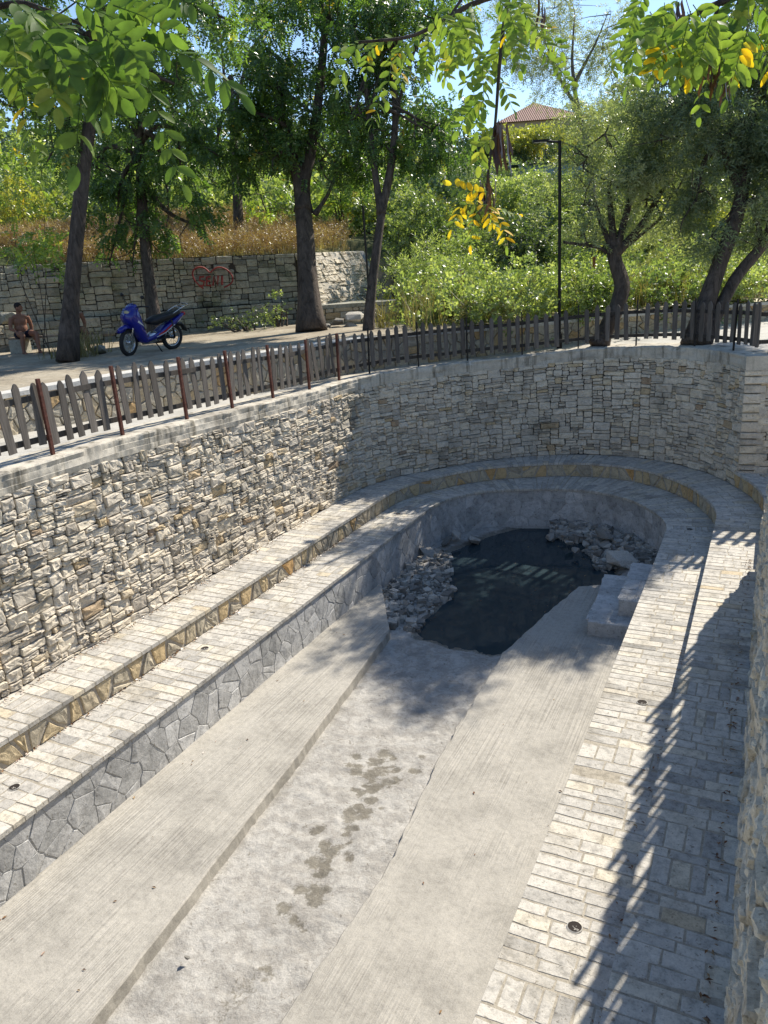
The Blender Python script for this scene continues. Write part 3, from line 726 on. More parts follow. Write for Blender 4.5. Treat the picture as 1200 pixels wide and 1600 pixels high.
slab('concrete_ramp', [(-1.30, -3.3), (-1.30, 12.9), (-2.4, 12.88), (-2.76, 12.7), (-3.0, 11.5), (-3.27, 9.95), (-3.2, 7.2), (-3.0, 5.3), (-3.08, 3.58), (-3.2, 1), (-3.3, -3.3)][::-1], ZSLAB, ZCH-.5, M['ledge'], .03) if False else \
slab('concrete_ramp', [(-3.3, -3.3), (-1.30, -3.3), (-1.30, 12.9), (-2.4, 12.88), (-2.76, 12.7), (-3.0, 11.5), (-3.27, 9.95), (-3.2, 7.2), (-3.0, 5.3), (-3.08, 3.58), (-3.2, 1)], ZSLAB, ZCH-.5, M['ledge'], .03)
mb = MB(); q = np.array([(-6.2, 9.4), (-1.5, 9.4), (-1.5, 16.3), (-6.2, 16.3)]); mb.add(np.column_stack([q, np.full(4, ZW)]), [(0, 1, 2, 3)], .5)
tag(mb.obj('pool_water', M['water']), kind='structure')

# steps beside the pool
sroot = empty('pool_steps', (-1.9, 11.8, ZSLAB), label='two low grey stone steps beside the dark pool', cat='steps')
off = (1.9, -11.8, -ZSLAB)
def stone_step(poly, z0, z1, seed):
    mb = MB(); poly = np.array(poly, float); n = len(poly)
    pts = []
    for i in range(n):
        a, b = poly[i], poly[(i+1) % n]; k = max(1, int(np.linalg.norm(b-a)/.11))
        for j in range(k): pts.append(a+(b-a)*j/k+rng.normal(0, .006, 2))
    pts = np.array(pts); k = len(pts); c = pts.mean(0)
    lv = [(z0, 0), ((z0+z1)/2, .006), (z1-.012, 0), (z1, -.012)]; V = []
    for zz, o in lv: V.append(np.column_stack([pts+(pts-c)/np.linalg.norm(pts-c, axis=1)[:, None]*o, zz+rng.normal(0, .003, k)]))
    f = [(r*k+i, r*k+(i+1) % k, (r+1)*k+(i+1) % k, (r+1)*k+i) for r in range(3) for i in range(k)]+[tuple(range(3*k, 4*k))]
    mb.add(np.concatenate(V), f, .45)
    x0, x1, y0, y1 = poly[:, 0].min(), poly[:, 0].max(), poly[:, 1].min(), poly[:, 1].max()
    y = y0+.05
    while y < y1-.2:                         # paving stones bedded in the tread
        l = rng.uniform(.28, .42); w = x1-x0
        for (a, b) in ((.07, .52), (.56, .93)):
            if rng.random() < .85:
                P_ = np.array([(x0+w*a, y), (x0+w*b, y), (x0+w*b, min(y+l-.02, y1-.03)), (x0+w*a, min(y+l-.02, y1-.03))])+rng.normal(0, .008, (4, 2))
                block(mb, P_, [(0, z1-.01), (.004, z1+.004), (.012, z1+.007)], lambda s, h, d: np.column_stack([s, h, d]), rng.uniform(.2, .7), .001, .001)
        y += l
    mb.obj('step', M['greyfacing'], sroot, loc=off)
stone_step([(-2.22, 10.9), (-1.34, 10.9), (-1.34, 12.85), (-2.34, 12.85)], ZSLAB-.02, -3.76, 1)
stone_step([(-1.82, 11.22), (-1.34, 11.22), (-1.34, 12.85), (-1.88, 12.85)], -3.765, -3.49, 2)

# rocks
def rock_mesh(r, seed, flat=.7):
    g = np.random.default_rng(seed); n = 15; D = g.normal(0, 1, (n, 3)); D /= np.linalg.norm(D, axis=1)[:, None]
    import bmesh
    bm = bmesh.new()
    for p in D*(np.array([1.15, .85, flat])*r)*g.uniform(.82, 1.08, (n, 1)): bm.verts.new(p)
    res = bmesh.ops.convex_hull(bm, input=bm.verts)
    for v in [v for v in bm.verts if not v.link_faces]: bm.verts.remove(v)
    bmesh.ops.bevel(bm, geom=list(bm.edges), offset=r*.025, segments=1, affect='EDGES', clamp_overlap=True)
    me = bpy.data.meshes.new('rock'); bm.to_mesh(me); bm.free()
    me.polygons.foreach_set('use_smooth', np.zeros(len(me.polygons), bool)); t = g.random(); at = me.attributes.new('tone', 'FLOAT', 'FACE'); at.data.foreach_set('value', np.full(len(me.polygons), t, np.float32)); me.materials.append(M['rock']); return me
ROCKS = [rock_mesh(1.0, 40+i, .55+.06*(i % 5)) for i in range(9)]
def rock(px, py, z, r, label, group=None, name='rubble_rock', k=None):
    p = on_z(px, py, z); k = rng.integers(9) if k is None else k
    o = link(name, ROCKS[k], None, None, (p[0], p[1], z+r*.25), (rng.uniform(-.4, .4), rng.uniform(-.4, .4), rng.uniform(0, 6.28))); o.scale = (r, r*rng.uniform(.8, 1.05), r*rng.uniform(.7, 1))
    return tag(o, label, 'rock', group)
G1, L1 = 'grey rubble rocks on the left bank', "broken pale grey rock in the rubble on the pool's left bank"
G2, L2 = 'grey rubble rocks at the back right', 'broken grey rock in the rubble pile behind the pool steps'
rock(668, 866, -4.02, .21, 'rounded grey boulder at the foot of the riser, left of the pool', k=2)
rock(698, 848, -4.02, .19, 'flat grey slab of rock leaning by the back left corner of the pool', k=5)
rock(742, 847, -4.1, .20, 'long pale flat rock alone at the back left waterline', k=1)
rock(684, 912, -4.1, .13, 'pale slanted rock touching the water on the left bank', k=3)
rock(698, 919, -4.13, .055, 'small white stone lying in the water off the left bank', k=4)
rock(713, 838, -3.95, .15, L1, G1)
rock(968, 880, -3.98, .30, 'largest upright boulder with a tan face, on the right bank above the steps', k=6)
rock(944, 838, -3.9, .23, 'big dark grey rock behind the tan boulder on the right bank', k=0)
rock(862, 843, -4.12, .16, 'pale wedge of rock standing in the water at the back right', k=7)
for px_, py_, r in [(640, 900, .10), (655, 896, .09), (630, 915, .09), (660, 915, .12), (645, 935, .10), (622, 935, .09), (655, 880, .10), (676, 890, .09), (614, 952, .08), (640, 950, .09), (628, 968, .09), (668, 935, .08), (655, 955, .07), (618, 975, .07)]:
    rock(px_, py_, -4.08, r, L1, G1)
for px_, py_, r in [(890, 850, .16), (905, 838, .13), (915, 852, .12), (925, 838, .13), (900, 862, .14), (930, 858, .13), (950, 855, .12), (915, 828, .13), (985, 855, .14), (1000, 860, .13), (1012, 848, .14), (990, 838, .12), (1005, 872, .11), (935, 866, .12), (880, 838, .11), (975, 838, .12), (1015, 862, .09), (960, 905, .10), (985, 888, .10), (945, 895, .08), (968, 898, .07), (993, 880, .09)]:
    rock(px_, py_, -4.02 if px_ > 870 and py_ < 880 else -3.86, r*.85, L2, G2)
rock(292, 1497, ZCH+.07, .03, 'single small white stone on the crusted channel floor', k=2)
# uncountable small rubble on both banks
ch = []
def scatter_rubble(name, n, fn):
    V, Q, T = [], [], []; b = 0
    for i in range(n):
        p, r = fn(); g = rng.normal(0, 1, (8, 3)); base = np.array([[-1,-1,-1],[1,-1,-1],[1,1,-1],[-1,1,-1],[-1,-1,1],[1,-1,1],[1,1,1],[-1,1,1]])*rng.uniform(.45, 1, 3)+g*.16
        a = rng.uniform(0, 6.28); ca, sa = math.cos(a), math.sin(a); t = rng.normal(0, .3); m = np.array([[ca, -sa, 0], [sa, ca, 0], [0, 0, 1]]) @ np.array([[1, 0, 0], [0, math.cos(t), -math.sin(t)], [0, math.sin(t), math.cos(t)]])
        V.append(base*r@m.T+p); Q.append(np.array([(0,3,2,1),(4,5,6,7),(0,1,5,4),(1,2,6,5),(2,3,7,6),(3,0,4,7)])+b); T.append(np.full(6, rng.random())); b += 8
    o = link(name, np_mesh(name, np.concatenate(V), np.concatenate(Q), np.concatenate(T), M['rock'])); return tag(o, kind='stuff')
def fl():
    y = rng.uniform(10.3, 13.9); x0 = -6.15; xs = np.interp(y, [10.2, 10.8, 12, 12.7, 13.4, 14], [-4.8, -4.95, -4.85, -5.2, -5.5, -5.75]); x = x0+(xs-x0)*rng.random()**.8
    x = max(x, np.interp(y, [10, 11.6], [-5.1, -6.1])); k = (xs-x)/.6
    return np.array([x, y, ZW+.02+.09*np.clip(k, 0, 1)]), rng.uniform(.012, .042)*rng.choice([.6, .8, 1, 1.5, 2.4])
tag(scatter_rubble('left_bank_rubble', 1000, fl), 'loose grey stone rubble on the left bank of the pool', 'rubble')
def fr():
    a = R(rng.uniform(84, 178)); rr = rng.uniform(1.1+.35*(a < 2.2), 2.25); x, y = CX-math.cos(a)*rr, CY+math.sin(a)*rr
    return np.array([x, y, ZW+.03+.14*np.clip((rr-1.3)/.7, 0, 1)*rng.uniform(.6, 1.1)]), rng.uniform(.02, .06)*rng.choice([.7, 1, 1.7])
tag(scatter_rubble('right_bank_rubble', 1300, fr), 'loose grey stone rubble at the back right of the pool', 'rubble')
# dry leaf litter collected along the foot of the walls
def litter():
    V, Q, T = [], [], []; b = 0
    for i in range(1660):
        k = rng.integers(4) if i < 1600 else 9
        if k == 0: y = rng.uniform(2, 12); p = (-6.98+abs(rng.normal(0, .03)), y, ZB1+.012)
        elif k == 1: y = rng.uniform(2, 12); p = (-7.68+abs(rng.normal(0, .04)), y, ZB2+.012)
        elif k == 2: y = rng.uniform(2, 12); p = (rng.choice([-.03, -.64])-abs(rng.normal(0, .05)), y, 0); p = (p[0], y, (ZB2 if p[0] > -.6 else ZB1)+.012)
        elif k == 9: p = (rng.uniform(-5, -2.6), rng.uniform(10.6, 15.6), ZW+.003)
        else:
            y = rng.uniform(2, 10.); x = rng.uniform(-6.1, -1.45); p = (x, y, 0)
            p = (x, y, (ZLEDGE if x < -4.3-.075*y else (ZSLAB if x > -3.0 else 1))+.006)
            if p[2] > 0: continue
            if rng.random() < .8: continue
        l = rng.uniform(.008, .028); a = rng.uniform(0, 6.28); c, s = math.cos(a)*l, math.sin(a)*l
        P_ = np.array([(-c, -s, 0), (s*.4, -c*.4, l*.3), (c, s, 0), (-s*.4, c*.4, l*.3)])+p; V.append(P_); Q.append(np.arange(4)+b); T.append(rng.random()); b += 4
    o = link('leaf_litter', np_mesh('leaf_litter', np.concatenate(V), np.array(Q), np.array(T), M['litter'])); tag(o, 'scattered dry leaf litter on the benches and concrete', 'leaf litter', kind='stuff')
litter()

# ================================================================== WALKWAY, LOW WALL, TERRAIN
LWP = chaikin([(-10.0, -3.5), (-9.95, 3), (-9.85, 7.4), (-9.6, 9.3), (-9.2, 11), (-8.75, 12.6), (-8.35, 14.8), (-7.5, 16.1), (-6.6, 17.1), (-5.6, 18.3), (-4.4, 19.7), (-3.0, 21.1), (-1.85, 22.1), (-.5, 23.1), (4, 26.4), (9, 30)], 2)
LW = Curve(LWP, 9)
HOLE = np.concatenate([LWP, [(14, 30), (14, -3.5)]])
PITP = np.concatenate([[p for p in C_UB[int(st_y_left(-3.4)):int(st_theta(152))]], [(.1, 16.05), (2.5, 16.1), (2.5, 11.9), (.3, 11.7), (.3, -3.4)]])
P, nx_, ny_ = floor_grid(-10.6, 14, -3.5, 30, .2)
g = np.arange(nx_*ny_).reshape(ny_, nx_); Q = np.stack([g[:-1, :-1].ravel(), g[:-1, 1:].ravel(), g[1:, 1:].ravel(), g[1:, :-1].ravel()], 1)
C4 = P[Q].mean(1); dh, ih = seg_dist(C4, HOLE); dp, ip = seg_dist(C4, PITP)
keep = (ih | (dh < .2)) & (~ip) & (dp > .22)
Q = Q[keep]; zz = zc_(P[:, 0], P[:, 1])-.004
u, inv = np.unique(Q, return_inverse=True)
tag(link('walkway', np_mesh('walkway', np.column_stack([P, zz])[u], inv.reshape(Q.shape), np.full(len(Q), .5), M['walk'], True)), kind='structure')

ztop_lw = lambda x, y: np.interp(y, [7, 15, 18.5], [.27, .20, .10])
lw = empty('low_stone_wall', (-8.6, 13, -.5), label='long low cream stone wall with pale flat cap, behind the picket fences', cat='stone wall'); off = (8.6, -13, .5)
def mpl(s, h, d):
    x, y = LW.ev(s, d); z0 = zc_(x, y)-.02; return np.column_stack([x, y, z0+h/.7*(ztop_lw(x, y)-.06-z0)])
mb = MB(); crazy_facing(mb, LW.L, .7, mpl, .27, .022, .03); mb.obj('stone_facing', M['creamfacing'], lw, loc=off)
mb = MB(); x, y = LW.ev(LW.s, -.01); strip(mb, x, y, -.75, ztop_lw(x, y)-.05); mb.obj('mortar_backing', M['mortar_brown'], lw, loc=off)
mb = MB(); x0, y0 = LW.ev(LW.s, .05); x1, y1 = LW.ev(LW.s, -.34); zt = ztop_lw(x0, y0)
q = np.array([noise.noise(Vector((s*2, 3, 1)))*.012 for s in LW.s])
strip(mb, x0, y0, zt-.07, zt+q); ribbon(mb, x0, x1, 0, 0) if False else None
V = np.concatenate([np.column_stack([x0, y0, zt+q]), np.column_stack([x1, y1, zt+q])]); k = len(x0); mb.add(V, [(i, i+1, k+i+1, k+i) for i in range(k-1)], .5)
V = np.concatenate([np.column_stack([x0, y0, zt-.07]), np.column_stack([x1, y1, zt-.07])]); mb.add(V, [(i, k+i, k+i+1, i+1) for i in range(k-1)], .5)
mb.obj('flat_cap', M['cap'], lw, loc=off)

# graffiti wall line from what the photo shows of its top
GWpx = [(-420, 430, 15.5), (-200, 424, 17.5), (0, 415, 19.8), (150, 408, 21.0), (300, 402, 22.2), (462, 396, 23.2)]
GWp = np.array([at_d(a, b, d) for a, b, d in GWpx])
GC = Curve(chaikin(GWp[:, :2], 2), 9)
gw_top = lambda x: np.interp(x, GWp[:, 0], GWp[:, 2])
GB0, GB1 = GWp[-1], at_d(560, 392, 26.2)
GLINE = np.concatenate([GWp[:, :2], [GB1[:2]]])
TERR = .2
def gw_side(x, y): return y-np.interp(x, GLINE[:, 0], GLINE[:, 1])
def height(x, y):
    d = math.hypot(x, y); z = TERR+min(14., .19*max(0, d-27)) if d > 27 else TERR
    s = gw_side(x, y)
    if s > .3 and x < -8.4:
        k = min(1, max(0, (-8.4-x)/1.6)); k = k*k*(3-2*k); bank = 2.0+min(1.6, .09*(s-.3)); z = TERR+max(z-TERR, bank*k)
    return z+(.05*noise.noise(Vector((x*.5, y*.5, 0))) if d > 3 else 0)
pts, edges = [], []
def addline(L, close=False):
    b = len(pts); pts.extend([Vector((p[0], p[1])) for p in L]); n = len(L)
    edges.extend([(b+i, b+i+1) for i in range(n-1)]); 
    if close: edges.append((b+n-1, b))
addline(HOLE, True)
lnA = [(x, np.interp(x, GLINE[:, 0], GLINE[:, 1])+.28) for x in np.linspace(-28, GB1[0]-.1, 40)]; lnB = [(x, y+.06) for x, y in lnA]
addline(lnA); addline(lnB)
for r in list(np.arange(1.5, 50, 1.1))+list(np.geomspace(50, 700, 18)):
    k = int(max(24, min(150, r*4)))
    for i in range(k):
        w = 2*math.pi*(i+.5*(int(r*10) % 2))/k; x, y = math.cos(w)*r-3, math.sin(w)*r+8
        if abs(gw_side(x, y)-.31) < .35 and -29 < x < GB1[0]: continue
        pts.append(Vector((x, y)))
ov, oe, of, _, _, _ = delaunay_2d_cdt(pts, edges, [], 0, 1e-5)
O = np.array([[v.x, v.y] for v in ov]); T3 = np.array([list(f) for f in of if len(f) == 3]); cc = O[T3].mean(1); _, ins = seg_dist(cc, HOLE); T3 = T3[~ins]
hz = np.array([height(x, y) for x, y in O])
n_ = np.cross(np.column_stack([O[T3[:, 1]]-O[T3[:, 0]], np.zeros(len(T3))]), np.column_stack([O[T3[:, 2]]-O[T3[:, 0]], np.zeros(len(T3))]))[:, 2]; T3[n_ < 0] = T3[n_ < 0][:, ::-1]
tag(link('ground', np_mesh('ground', np.column_stack([O, hz]), T3, np.full(len(T3), .5), M['ground'], True)), kind='structure')

# ---------------- graffiti wall
gwl = empty('graffiti_wall', (GWp[3][0], GWp[3][1], TERR), label='long shaded dry stone retaining wall with red painted heart and letters', cat='stone wall')
off = (-GWp[3][0], -GWp[3][1], -TERR)
LEDGE = .95
def mpg(s, h, d):
    x, y = GC.ev(s, 0); t = gw_top(x); nx, ny = np.interp(s, GC.s, GC.nx), np.interp(s, GC.s, GC.ny)
    k = h/2.15; z = TERR-.05+k*(t-TERR+.05); e = d+np.where(h < .72, .20, .0)-.06*k
    return np.column_stack([x+nx*e, y+ny*e, z])
SZ_BIG = [(4, 2), (6, 2), (5, 3), (7, 3), (8, 4), (4, 3), (9, 3), (6, 4), (3, 2), (10, 3)]
mb = MB(); rubble_wall(mb, GC.L, .72, mpg, .055, SZ_BIG, .06, .008, 5.0)
rubble_wall(mb, GC.L, 2.15-.72, lambda s, h, d: mpg(s, h+.72, d), .055, SZ_BIG, .05, .007, 6.0); mb.obj('stones', M['wallstone'], gwl, loc=off)
mb = MB(); x, y = GC.ev(GC.s, -.04); strip(mb, x, y, -.2, gw_top(x)); x2, y2 = GC.ev(GC.s, .17); k = len(x)
zl = TERR-.05+.72/2.15*(gw_top(x)-TERR+.05); strip(mb, x2, y2, -.2, zl-.01)
V = np.concatenate([np.column_stack([x2, y2, zl-.01]), np.column_stack([x, y, zl-.01])]); mb.add(V, [(i, i+1, k+i+1, k+i) for i in range(k-1)], .5)
xb, yb = GC.ev(GC.s, -.32); V = np.concatenate([np.column_stack([x, y, gw_top(x)]), np.column_stack([xb, yb, gw_top(x)])]); mb.add(V, [(i, i+1, k+i+1, k+i) for i in range(k-1)], .5)
mb.obj('wall_backing', M['gapshade'], gwl, loc=off)
M['redpaint'] = plain('faded_red_spray_paint', (.27, .05, .04), .7, 0, .3, 20)
def gpt(px, py):
    d = np.interp(px, [a for a, _, _ in GWpx], [c for _, _, c in GWpx])-.15
    return at_d(px, py, d)
heart = [(318, 451), (308, 443), (301, 433), (301, 423), (307, 418), (315, 417), (322, 420), (328, 427), (333, 421), (341, 417), (351, 419), (359, 425), (364, 433), (363, 441), (357, 446), (350, 449)]
letters = [[(319, 432), (312, 433), (312, 438), (319, 440), (318, 446), (311, 447)], [(329, 432), (323, 433), (323, 446), (330, 446)], [(323, 439), (328, 439)], [(333, 446), (334, 432), (340, 445), (341, 431)], [(347, 431), (347, 445)]]
for nm, L in (('painted_heart', [heart]), ('painted_letters', letters)):
    mb = MB()
    for l in L:
        q = chaikin(l, 1) if nm == 'painted_heart' else l
        mb.tube([gpt(a, b) for a, b in q], (.034 if nm == 'painted_letters' else .024), 6)
    mb.obj(nm, M['redpaint'], gwl, loc=off)
# sloped sunlit end of that wall
bt = empty('wall_buttress', (GB0[0], GB0[1], TERR), label='sloping sunlit end of the stone wall, right of the thick tree trunk', cat='stone wall')
CB_ = Curve([GB0[:2]+[.0, .0], GB1[:2]], 1); LB_ = CB_.L; offb = (-GB0[0], -GB0[1], -TERR)
def mpb(s, h, d):
    k = h/2.2; lean = 1.0*(1-k); x, y = CB_.ev(s, 0); nx, ny = np.interp(s, CB_.s, CB_.nx), np.interp(s, CB_.s, CB_.ny); t = np.interp(s, [0, LB_], [GB0[2], GB1[2]])
    tx, ty = (GB1[:2]-GB0[:2])/LB_; sl = .42*(1-k)*np.clip(s/LB_, 0, 1)
    return np.column_stack([x+nx*(d+lean)+tx*sl, y+ny*(d+lean)+ty*sl, TERR-.05+k*(t-TERR+.05)])
mb = MB(); rubble_wall(mb, LB_, 2.2, mpb, .05, SZ_FINE, .05, .006, 8.0, lambda s, h: .45+.4*rng.random()); mb.obj('stones', M['drystone'], bt, loc=offb)
mb = MB(); S_ = np.linspace(0, LB_, 12); a = mpb(S_, 0*S_, -.02+0*S_); b = mpb(S_, 0*S_+2.2, -.02+0*S_); mb.add(np.concatenate([a, b]), [(i, i+1, 12+i+1, 12+i) for i in range(11)], .5)
e0, e1 = mpb(np.array([LB_]), np.array([0.]), np.array([-.02]))[0], mpb(np.array([LB_]), np.array([2.2]), np.array([-.02]))[0]; bk = np.array([-.3, 1.2, 0])
mb.add([e0, e0+bk, e1+bk, e1], [(0, 1, 2, 3)], .5); mb.add([b[0], b[-1], b[-1]+bk, b[0]+bk], [(0, 1, 2, 3)], .6); mb.obj('wall_backing', M['mortar'], bt, loc=offb)

# masonry platform and fallen stones at its foot
pa, pb_ = at_d(492, 490, 21.6), at_d(600, 488, 21.4)
pl = empty('masonry_platform', (pa[0], pa[1], TERR), label='low masonry platform below the sloping wall end, with a flat weathered top', cat='platform'); offp = (-pa[0], -pa[1], -TERR)
zp = at_d(545, 474, 21.5)[2]; CPm = Curve([pa[:2], pb_[:2], pb_[:2]+[.5, 1.4]], 1)
mb = MB(); rubble_wall(mb, CPm.L, zp-TERR-.08, lambda s, h, d: np.column_stack([*CPm.ev(s, d), TERR-.02+h]), .06, SZ_BIG, .06, .006, 4.0, lambda s, h: rng.uniform(.3, .9)); mb.obj('stones', M['creamfacing'], pl, loc=offp)
mb = MB(); q = np.array([pa[:2]+[-.1, -.06], pb_[:2]+[.06, -.06], pb_[:2]+[.56, 1.5], pa[:2]+[.3, 1.7]]); n = 4
mb.add(np.concatenate([np.column_stack([q, np.full(4, zp-.1)]), np.column_stack([q, np.full(4, zp)])]), [(0, 1, 5, 4), (1, 2, 6, 5), (2, 3, 7, 6), (3, 0, 4, 7), (4, 5, 6, 7)], .5); mb.obj('flat_top', M['wallstone'], pl, loc=offp)
mb = MB(); strip(mb, *CPm.ev(CPm.s, -.03), TERR-.3, zp-.05); mb.obj('wall_backing', M['gapshade'], pl, loc=offp)
for k_, (px_, py_, r, lab) in enumerate([(553, 494, .30, 'upper round pale boulder leaning on the masonry platform'), (552, 510, .27, 'lower pale boulder below the round one by the platform'), (527, 502, .26, 'wedge shaped pale rock at the foot of the platform, left of the boulders'), (508, 510, .16, 'small rock beside the thick trunk at the foot of the platform'), (540, 512, .17, 'small grey rock in front of the platform, between larger boulders'), (583, 512, .24, 'pale rock just right of the slender leaning trunk'), (522, 515, .15, 'lowest small rock in front of the wedge shaped one')]):
    p = at_d(px_, py_, 20.6); o = link('boulder', ROCKS[(k_*2+1) % 9], None, None, p, (rng.uniform(-.3, .3), 0, rng.uniform(0, 6))); o.scale = (r, r, r*.85); tag(o, lab, 'rock')
    if p[2] > TERR+r*.8 and k_ not in (0,): o.location.z = TERR+r*.4

# ================================================================== FENCES
def picket_mesh(h, w=.078, t=.02, tip=.066, seed=0):
    g = np.random.default_rng(seed); j = lambda: g.normal(0, .003)
    prof = [(-w/2+j(), 0), (w/2+j(), 0), (w/2+j(), h-tip+j()), (w*.16+j(), h-.01), (j(), h), (-w*.18+j(), h-.012), (-w/2+j(), h-tip+j())]
    mb = MB(); n = len(prof); V = [(x, -t/2, z) for x, z in prof]+[(x, t/2, z) for x, z in prof]
    mb.add(V, [tuple(range(n-1, -1, -1))[::-1], tuple(n+i for i in range(n))[::-1]]+[(i, n+i, n+(i+1) % n, (i+1) % n) for i in range(n)], .5); return mb.mesh('picket', M['picket'])
PICK = [picket_mesh(.79+.03*math.sin(i*2.1), .103+.006*math.cos(i*3), seed=i) for i in range(6)]
def post_mesh(h, r, mt, round_=False):
    mb = MB(); mb.box((0, 0, h/2), (r*2, r*2, h)); me = mb.mesh('post', mt); return me
POST = {'rust': post_mesh(.95, .021, M['rustpost']), 'black': post_mesh(.98, .014, M['blackpost'])}
def fence(name, label, cv, s0, s1, d, zf, kind, posts, step=.205, lean=.012, group=None):
    xm, ym = cv.ev((s0+s1)/2, d); z0 = float(zf(xm, ym))
    root = empty(name, (float(xm), float(ym), z0), label=label, cat='picket fence', group=group); off = np.array([float(xm), float(ym), z0])
    s = s0; ps = sorted(posts)
    while s < s1:
        if all(abs(s-p) > .06 for p in ps):
            x, y = cv.ev(s, d+rng.normal(0, .003)); x, y = float(x), float(y)
            link('picket', PICK[rng.integers(6)], None, root, np.array([x, y, float(zf(x, y))+.13+rng.normal(0, .014)])-off, (rng.normal(0, lean), rng.normal(0, lean*1.4), cv.ang(s)))
        s += step*rng.uniform(.93, 1.07)
    for hz_ in (.215, .72):
        q = np.arange(s0-.05, s1+.05, .10); xa, ya = cv.ev(q, d-.012); xb, yb = cv.ev(q, d-.052); zb = np.array([float(zf(a, b)) for a, b in zip(xa, ya)])+hz_+np.array([noise.noise(Vector((v*.8, hz_*9, 0)))*.015 for v in q])
        k = len(q); mb = MB()
        V = np.concatenate([np.column_stack([xa, ya, zb-.035]), np.column_stack([xa, ya, zb+.035]), np.column_stack([xb, yb, zb+.035]), np.column_stack([xb, yb, zb-.035])])-off
        f = [(r*k+i, r*k+i+1, ((r+1) % 4)*k+i+1, ((r+1) % 4)*k+i) for r in range(4) for i in range(k-1)]+[(0, k, 2*k, 3*k), (k-1, 4*k-1, 3*k-1, 2*k-1)]
        mb.add(V, f, .5); mb.obj('rail', M['rail'], root)
    for p in ps:
        x, y = cv.ev(p, d+.045); link('post', POST[kind], None, root, np.array([float(x), float(y), float(zf(x, y))])-off, (rng.normal(0, .012), rng.normal(0, .015), cv.ang(p)))
    return root
FG = 'picket fences round the pit'
def s_of(px, py):                # where along the wall curve a photographed post foot stands
    best = (1e9, 0)
    for s in np.arange(0, CW.L, .05):
        x, y = CW.ev(s, -.22); v = np.array([float(x), float(y), float(zc(x, y))])-EYE; z = v@FW; qx, qy = 600+F*(v@RT)/z, 800-F*(v@UP)/z
        e = abs(qx-px)+.15*abs(qy-py)
        if e < best[0]: best = (e, s)
    return best[1]
lp = [s_of(*p) for p in [(85, 708), (194, 680), (291, 655), (364, 634), (427, 620), (483, 607), (530, 597)]]
bp = [s_of(*p) for p in [(579, 585), (653, 573), (730, 567), (815, 557), (905, 550), (994, 543), (1085, 540), (1145, 545)]]
sp = (lp[-1]+bp[0])/2+.1
fence('picket_fence', 'straight grey picket fence with rusty red posts, on the left coping', CW, max(.6, lp[0]-3.3), sp-.06, -.27, zc, 'rust', [lp[0]-2.2, lp[0]-1.1]+lp, .212, .028, FG)
fence('picket_fence', 'dark curved picket fence with thin black posts, round the back of the pit', CW, sp+.06, CW.L-.15, -.27, zc, 'black', bp, .205, .012, FG)
CR = Curve([wl[-1]+[.05, .02], wl[-1]+[1.0, .14], wl[-1]+[3, .3]], 1)
fence('picket_fence', 'short picket fence run on the corner wall at the right edge', CR, .12, 2.6, -.25, lambda x, y: -.366, 'rust', [.35, 1.7], .2, .012, FG)
fence('picket_fence', 'picket fence on the near wall, casting the slatted shadow over the benches', CN, .06, 13.9, -.16, lambda x, y: -.42, 'rust', [.2+1.15*i for i in range(12)], .21, .012, FG)

# ================================================================== LAMP POST, POLES, HOUSES
p = on_z(874, 512, .0); dlp = depth_of(p); dlp = 18.2; p = at_d(874, 545, dlp); zt = at_d(873, 233, dlp)[2]
lamp = empty('lamp_post', (p[0], p[1], -.47), label='slim black lamp post with short side arm, just behind the back fence', cat='lamp post')
mb = MB(); mb.tube([(0, 0, 0), (0, 0, zt+.47)], .036, 10); mb.obj('pole', M['lampblack'], lamp)
mb = MB(); mb.tube([(0, 0, 0), (0, 0, .35), (0, 0, .36)], [.065, .065, .04], 10); mb.obj('pole_base', M['lampblack'], lamp)
dirl = -RT*np.array([1, 1, 0]); dirl /= np.linalg.norm(dirl); h0 = zt+.44
mb = MB(); mb.tube([(0, 0, h0), tuple(dirl*.28+[0, 0, h0+.03])], .022, 8); mb.obj('lamp_arm', M['lampblack'], lamp)
mb = MB(); a_ = math.atan2(dirl[1], dirl[0]); mb.box(dirl*.42+[0, 0, h0+.045], (.34, .15, .05), .5, a_); hd = mb.obj('lamp_head', M['lampblack'], lamp)
M['diffuser'] = plain('lamp_diffuser', (.6, .6, .58), .4); mb = MB(); mb.box(dirl*.43+[0, 0, h0+.018], (.26, .11, .008), .5, a_); mb.obj('diffuser', M['diffuser'], hd)
for px_, y0_, y1_, d, r, mt, lab in [(725, 505, 422, 21.5, .045, 'orangepost', 'rusty orange pole in the reeds, left of the lamp post'), (927, 492, 402, 22.5, .045, 'orangepost', 'rusty orange pole just left of the twisted tree'), (1173, 472, 420, 24, .05, 'orangepost', 'rusty orange pole behind the leaning twin trunk at the right'),
        (838, 480, 394, 22.0, .018, 'paleshaft', 'thin pale cane standing in the dark shrubs, left of the lamp post'), (689, 320, 260, 36, .035, 'blackpost', 'thin dark stake near the pink house'), (659, 345, 283, 33, .03, 'blackpost', 'thin dark stake among the silvery bushes'), (578, 480, 325, 22, .03, 'blackpost', 'dark stake just left of the slender leaning trunk')]:
    a, b = at_d(px_, y0_, d), at_d(px_-1, y1_, d); z0 = min(a[2], height(a[0], a[1]))-.1
    mb = MB(); mb.tube([(0, 0, z0-a[2]), (0, 0, b[2]-a[2])], r, 8); mb.box((0, 0, b[2]-a[2]-.01), (r*2.1, r*2.1, .03)); tag(mb.obj('metal_pole' if mt != 'paleshaft' else 'cane_pole', M[mt], None, loc=tuple(a)), lab, 'pole')

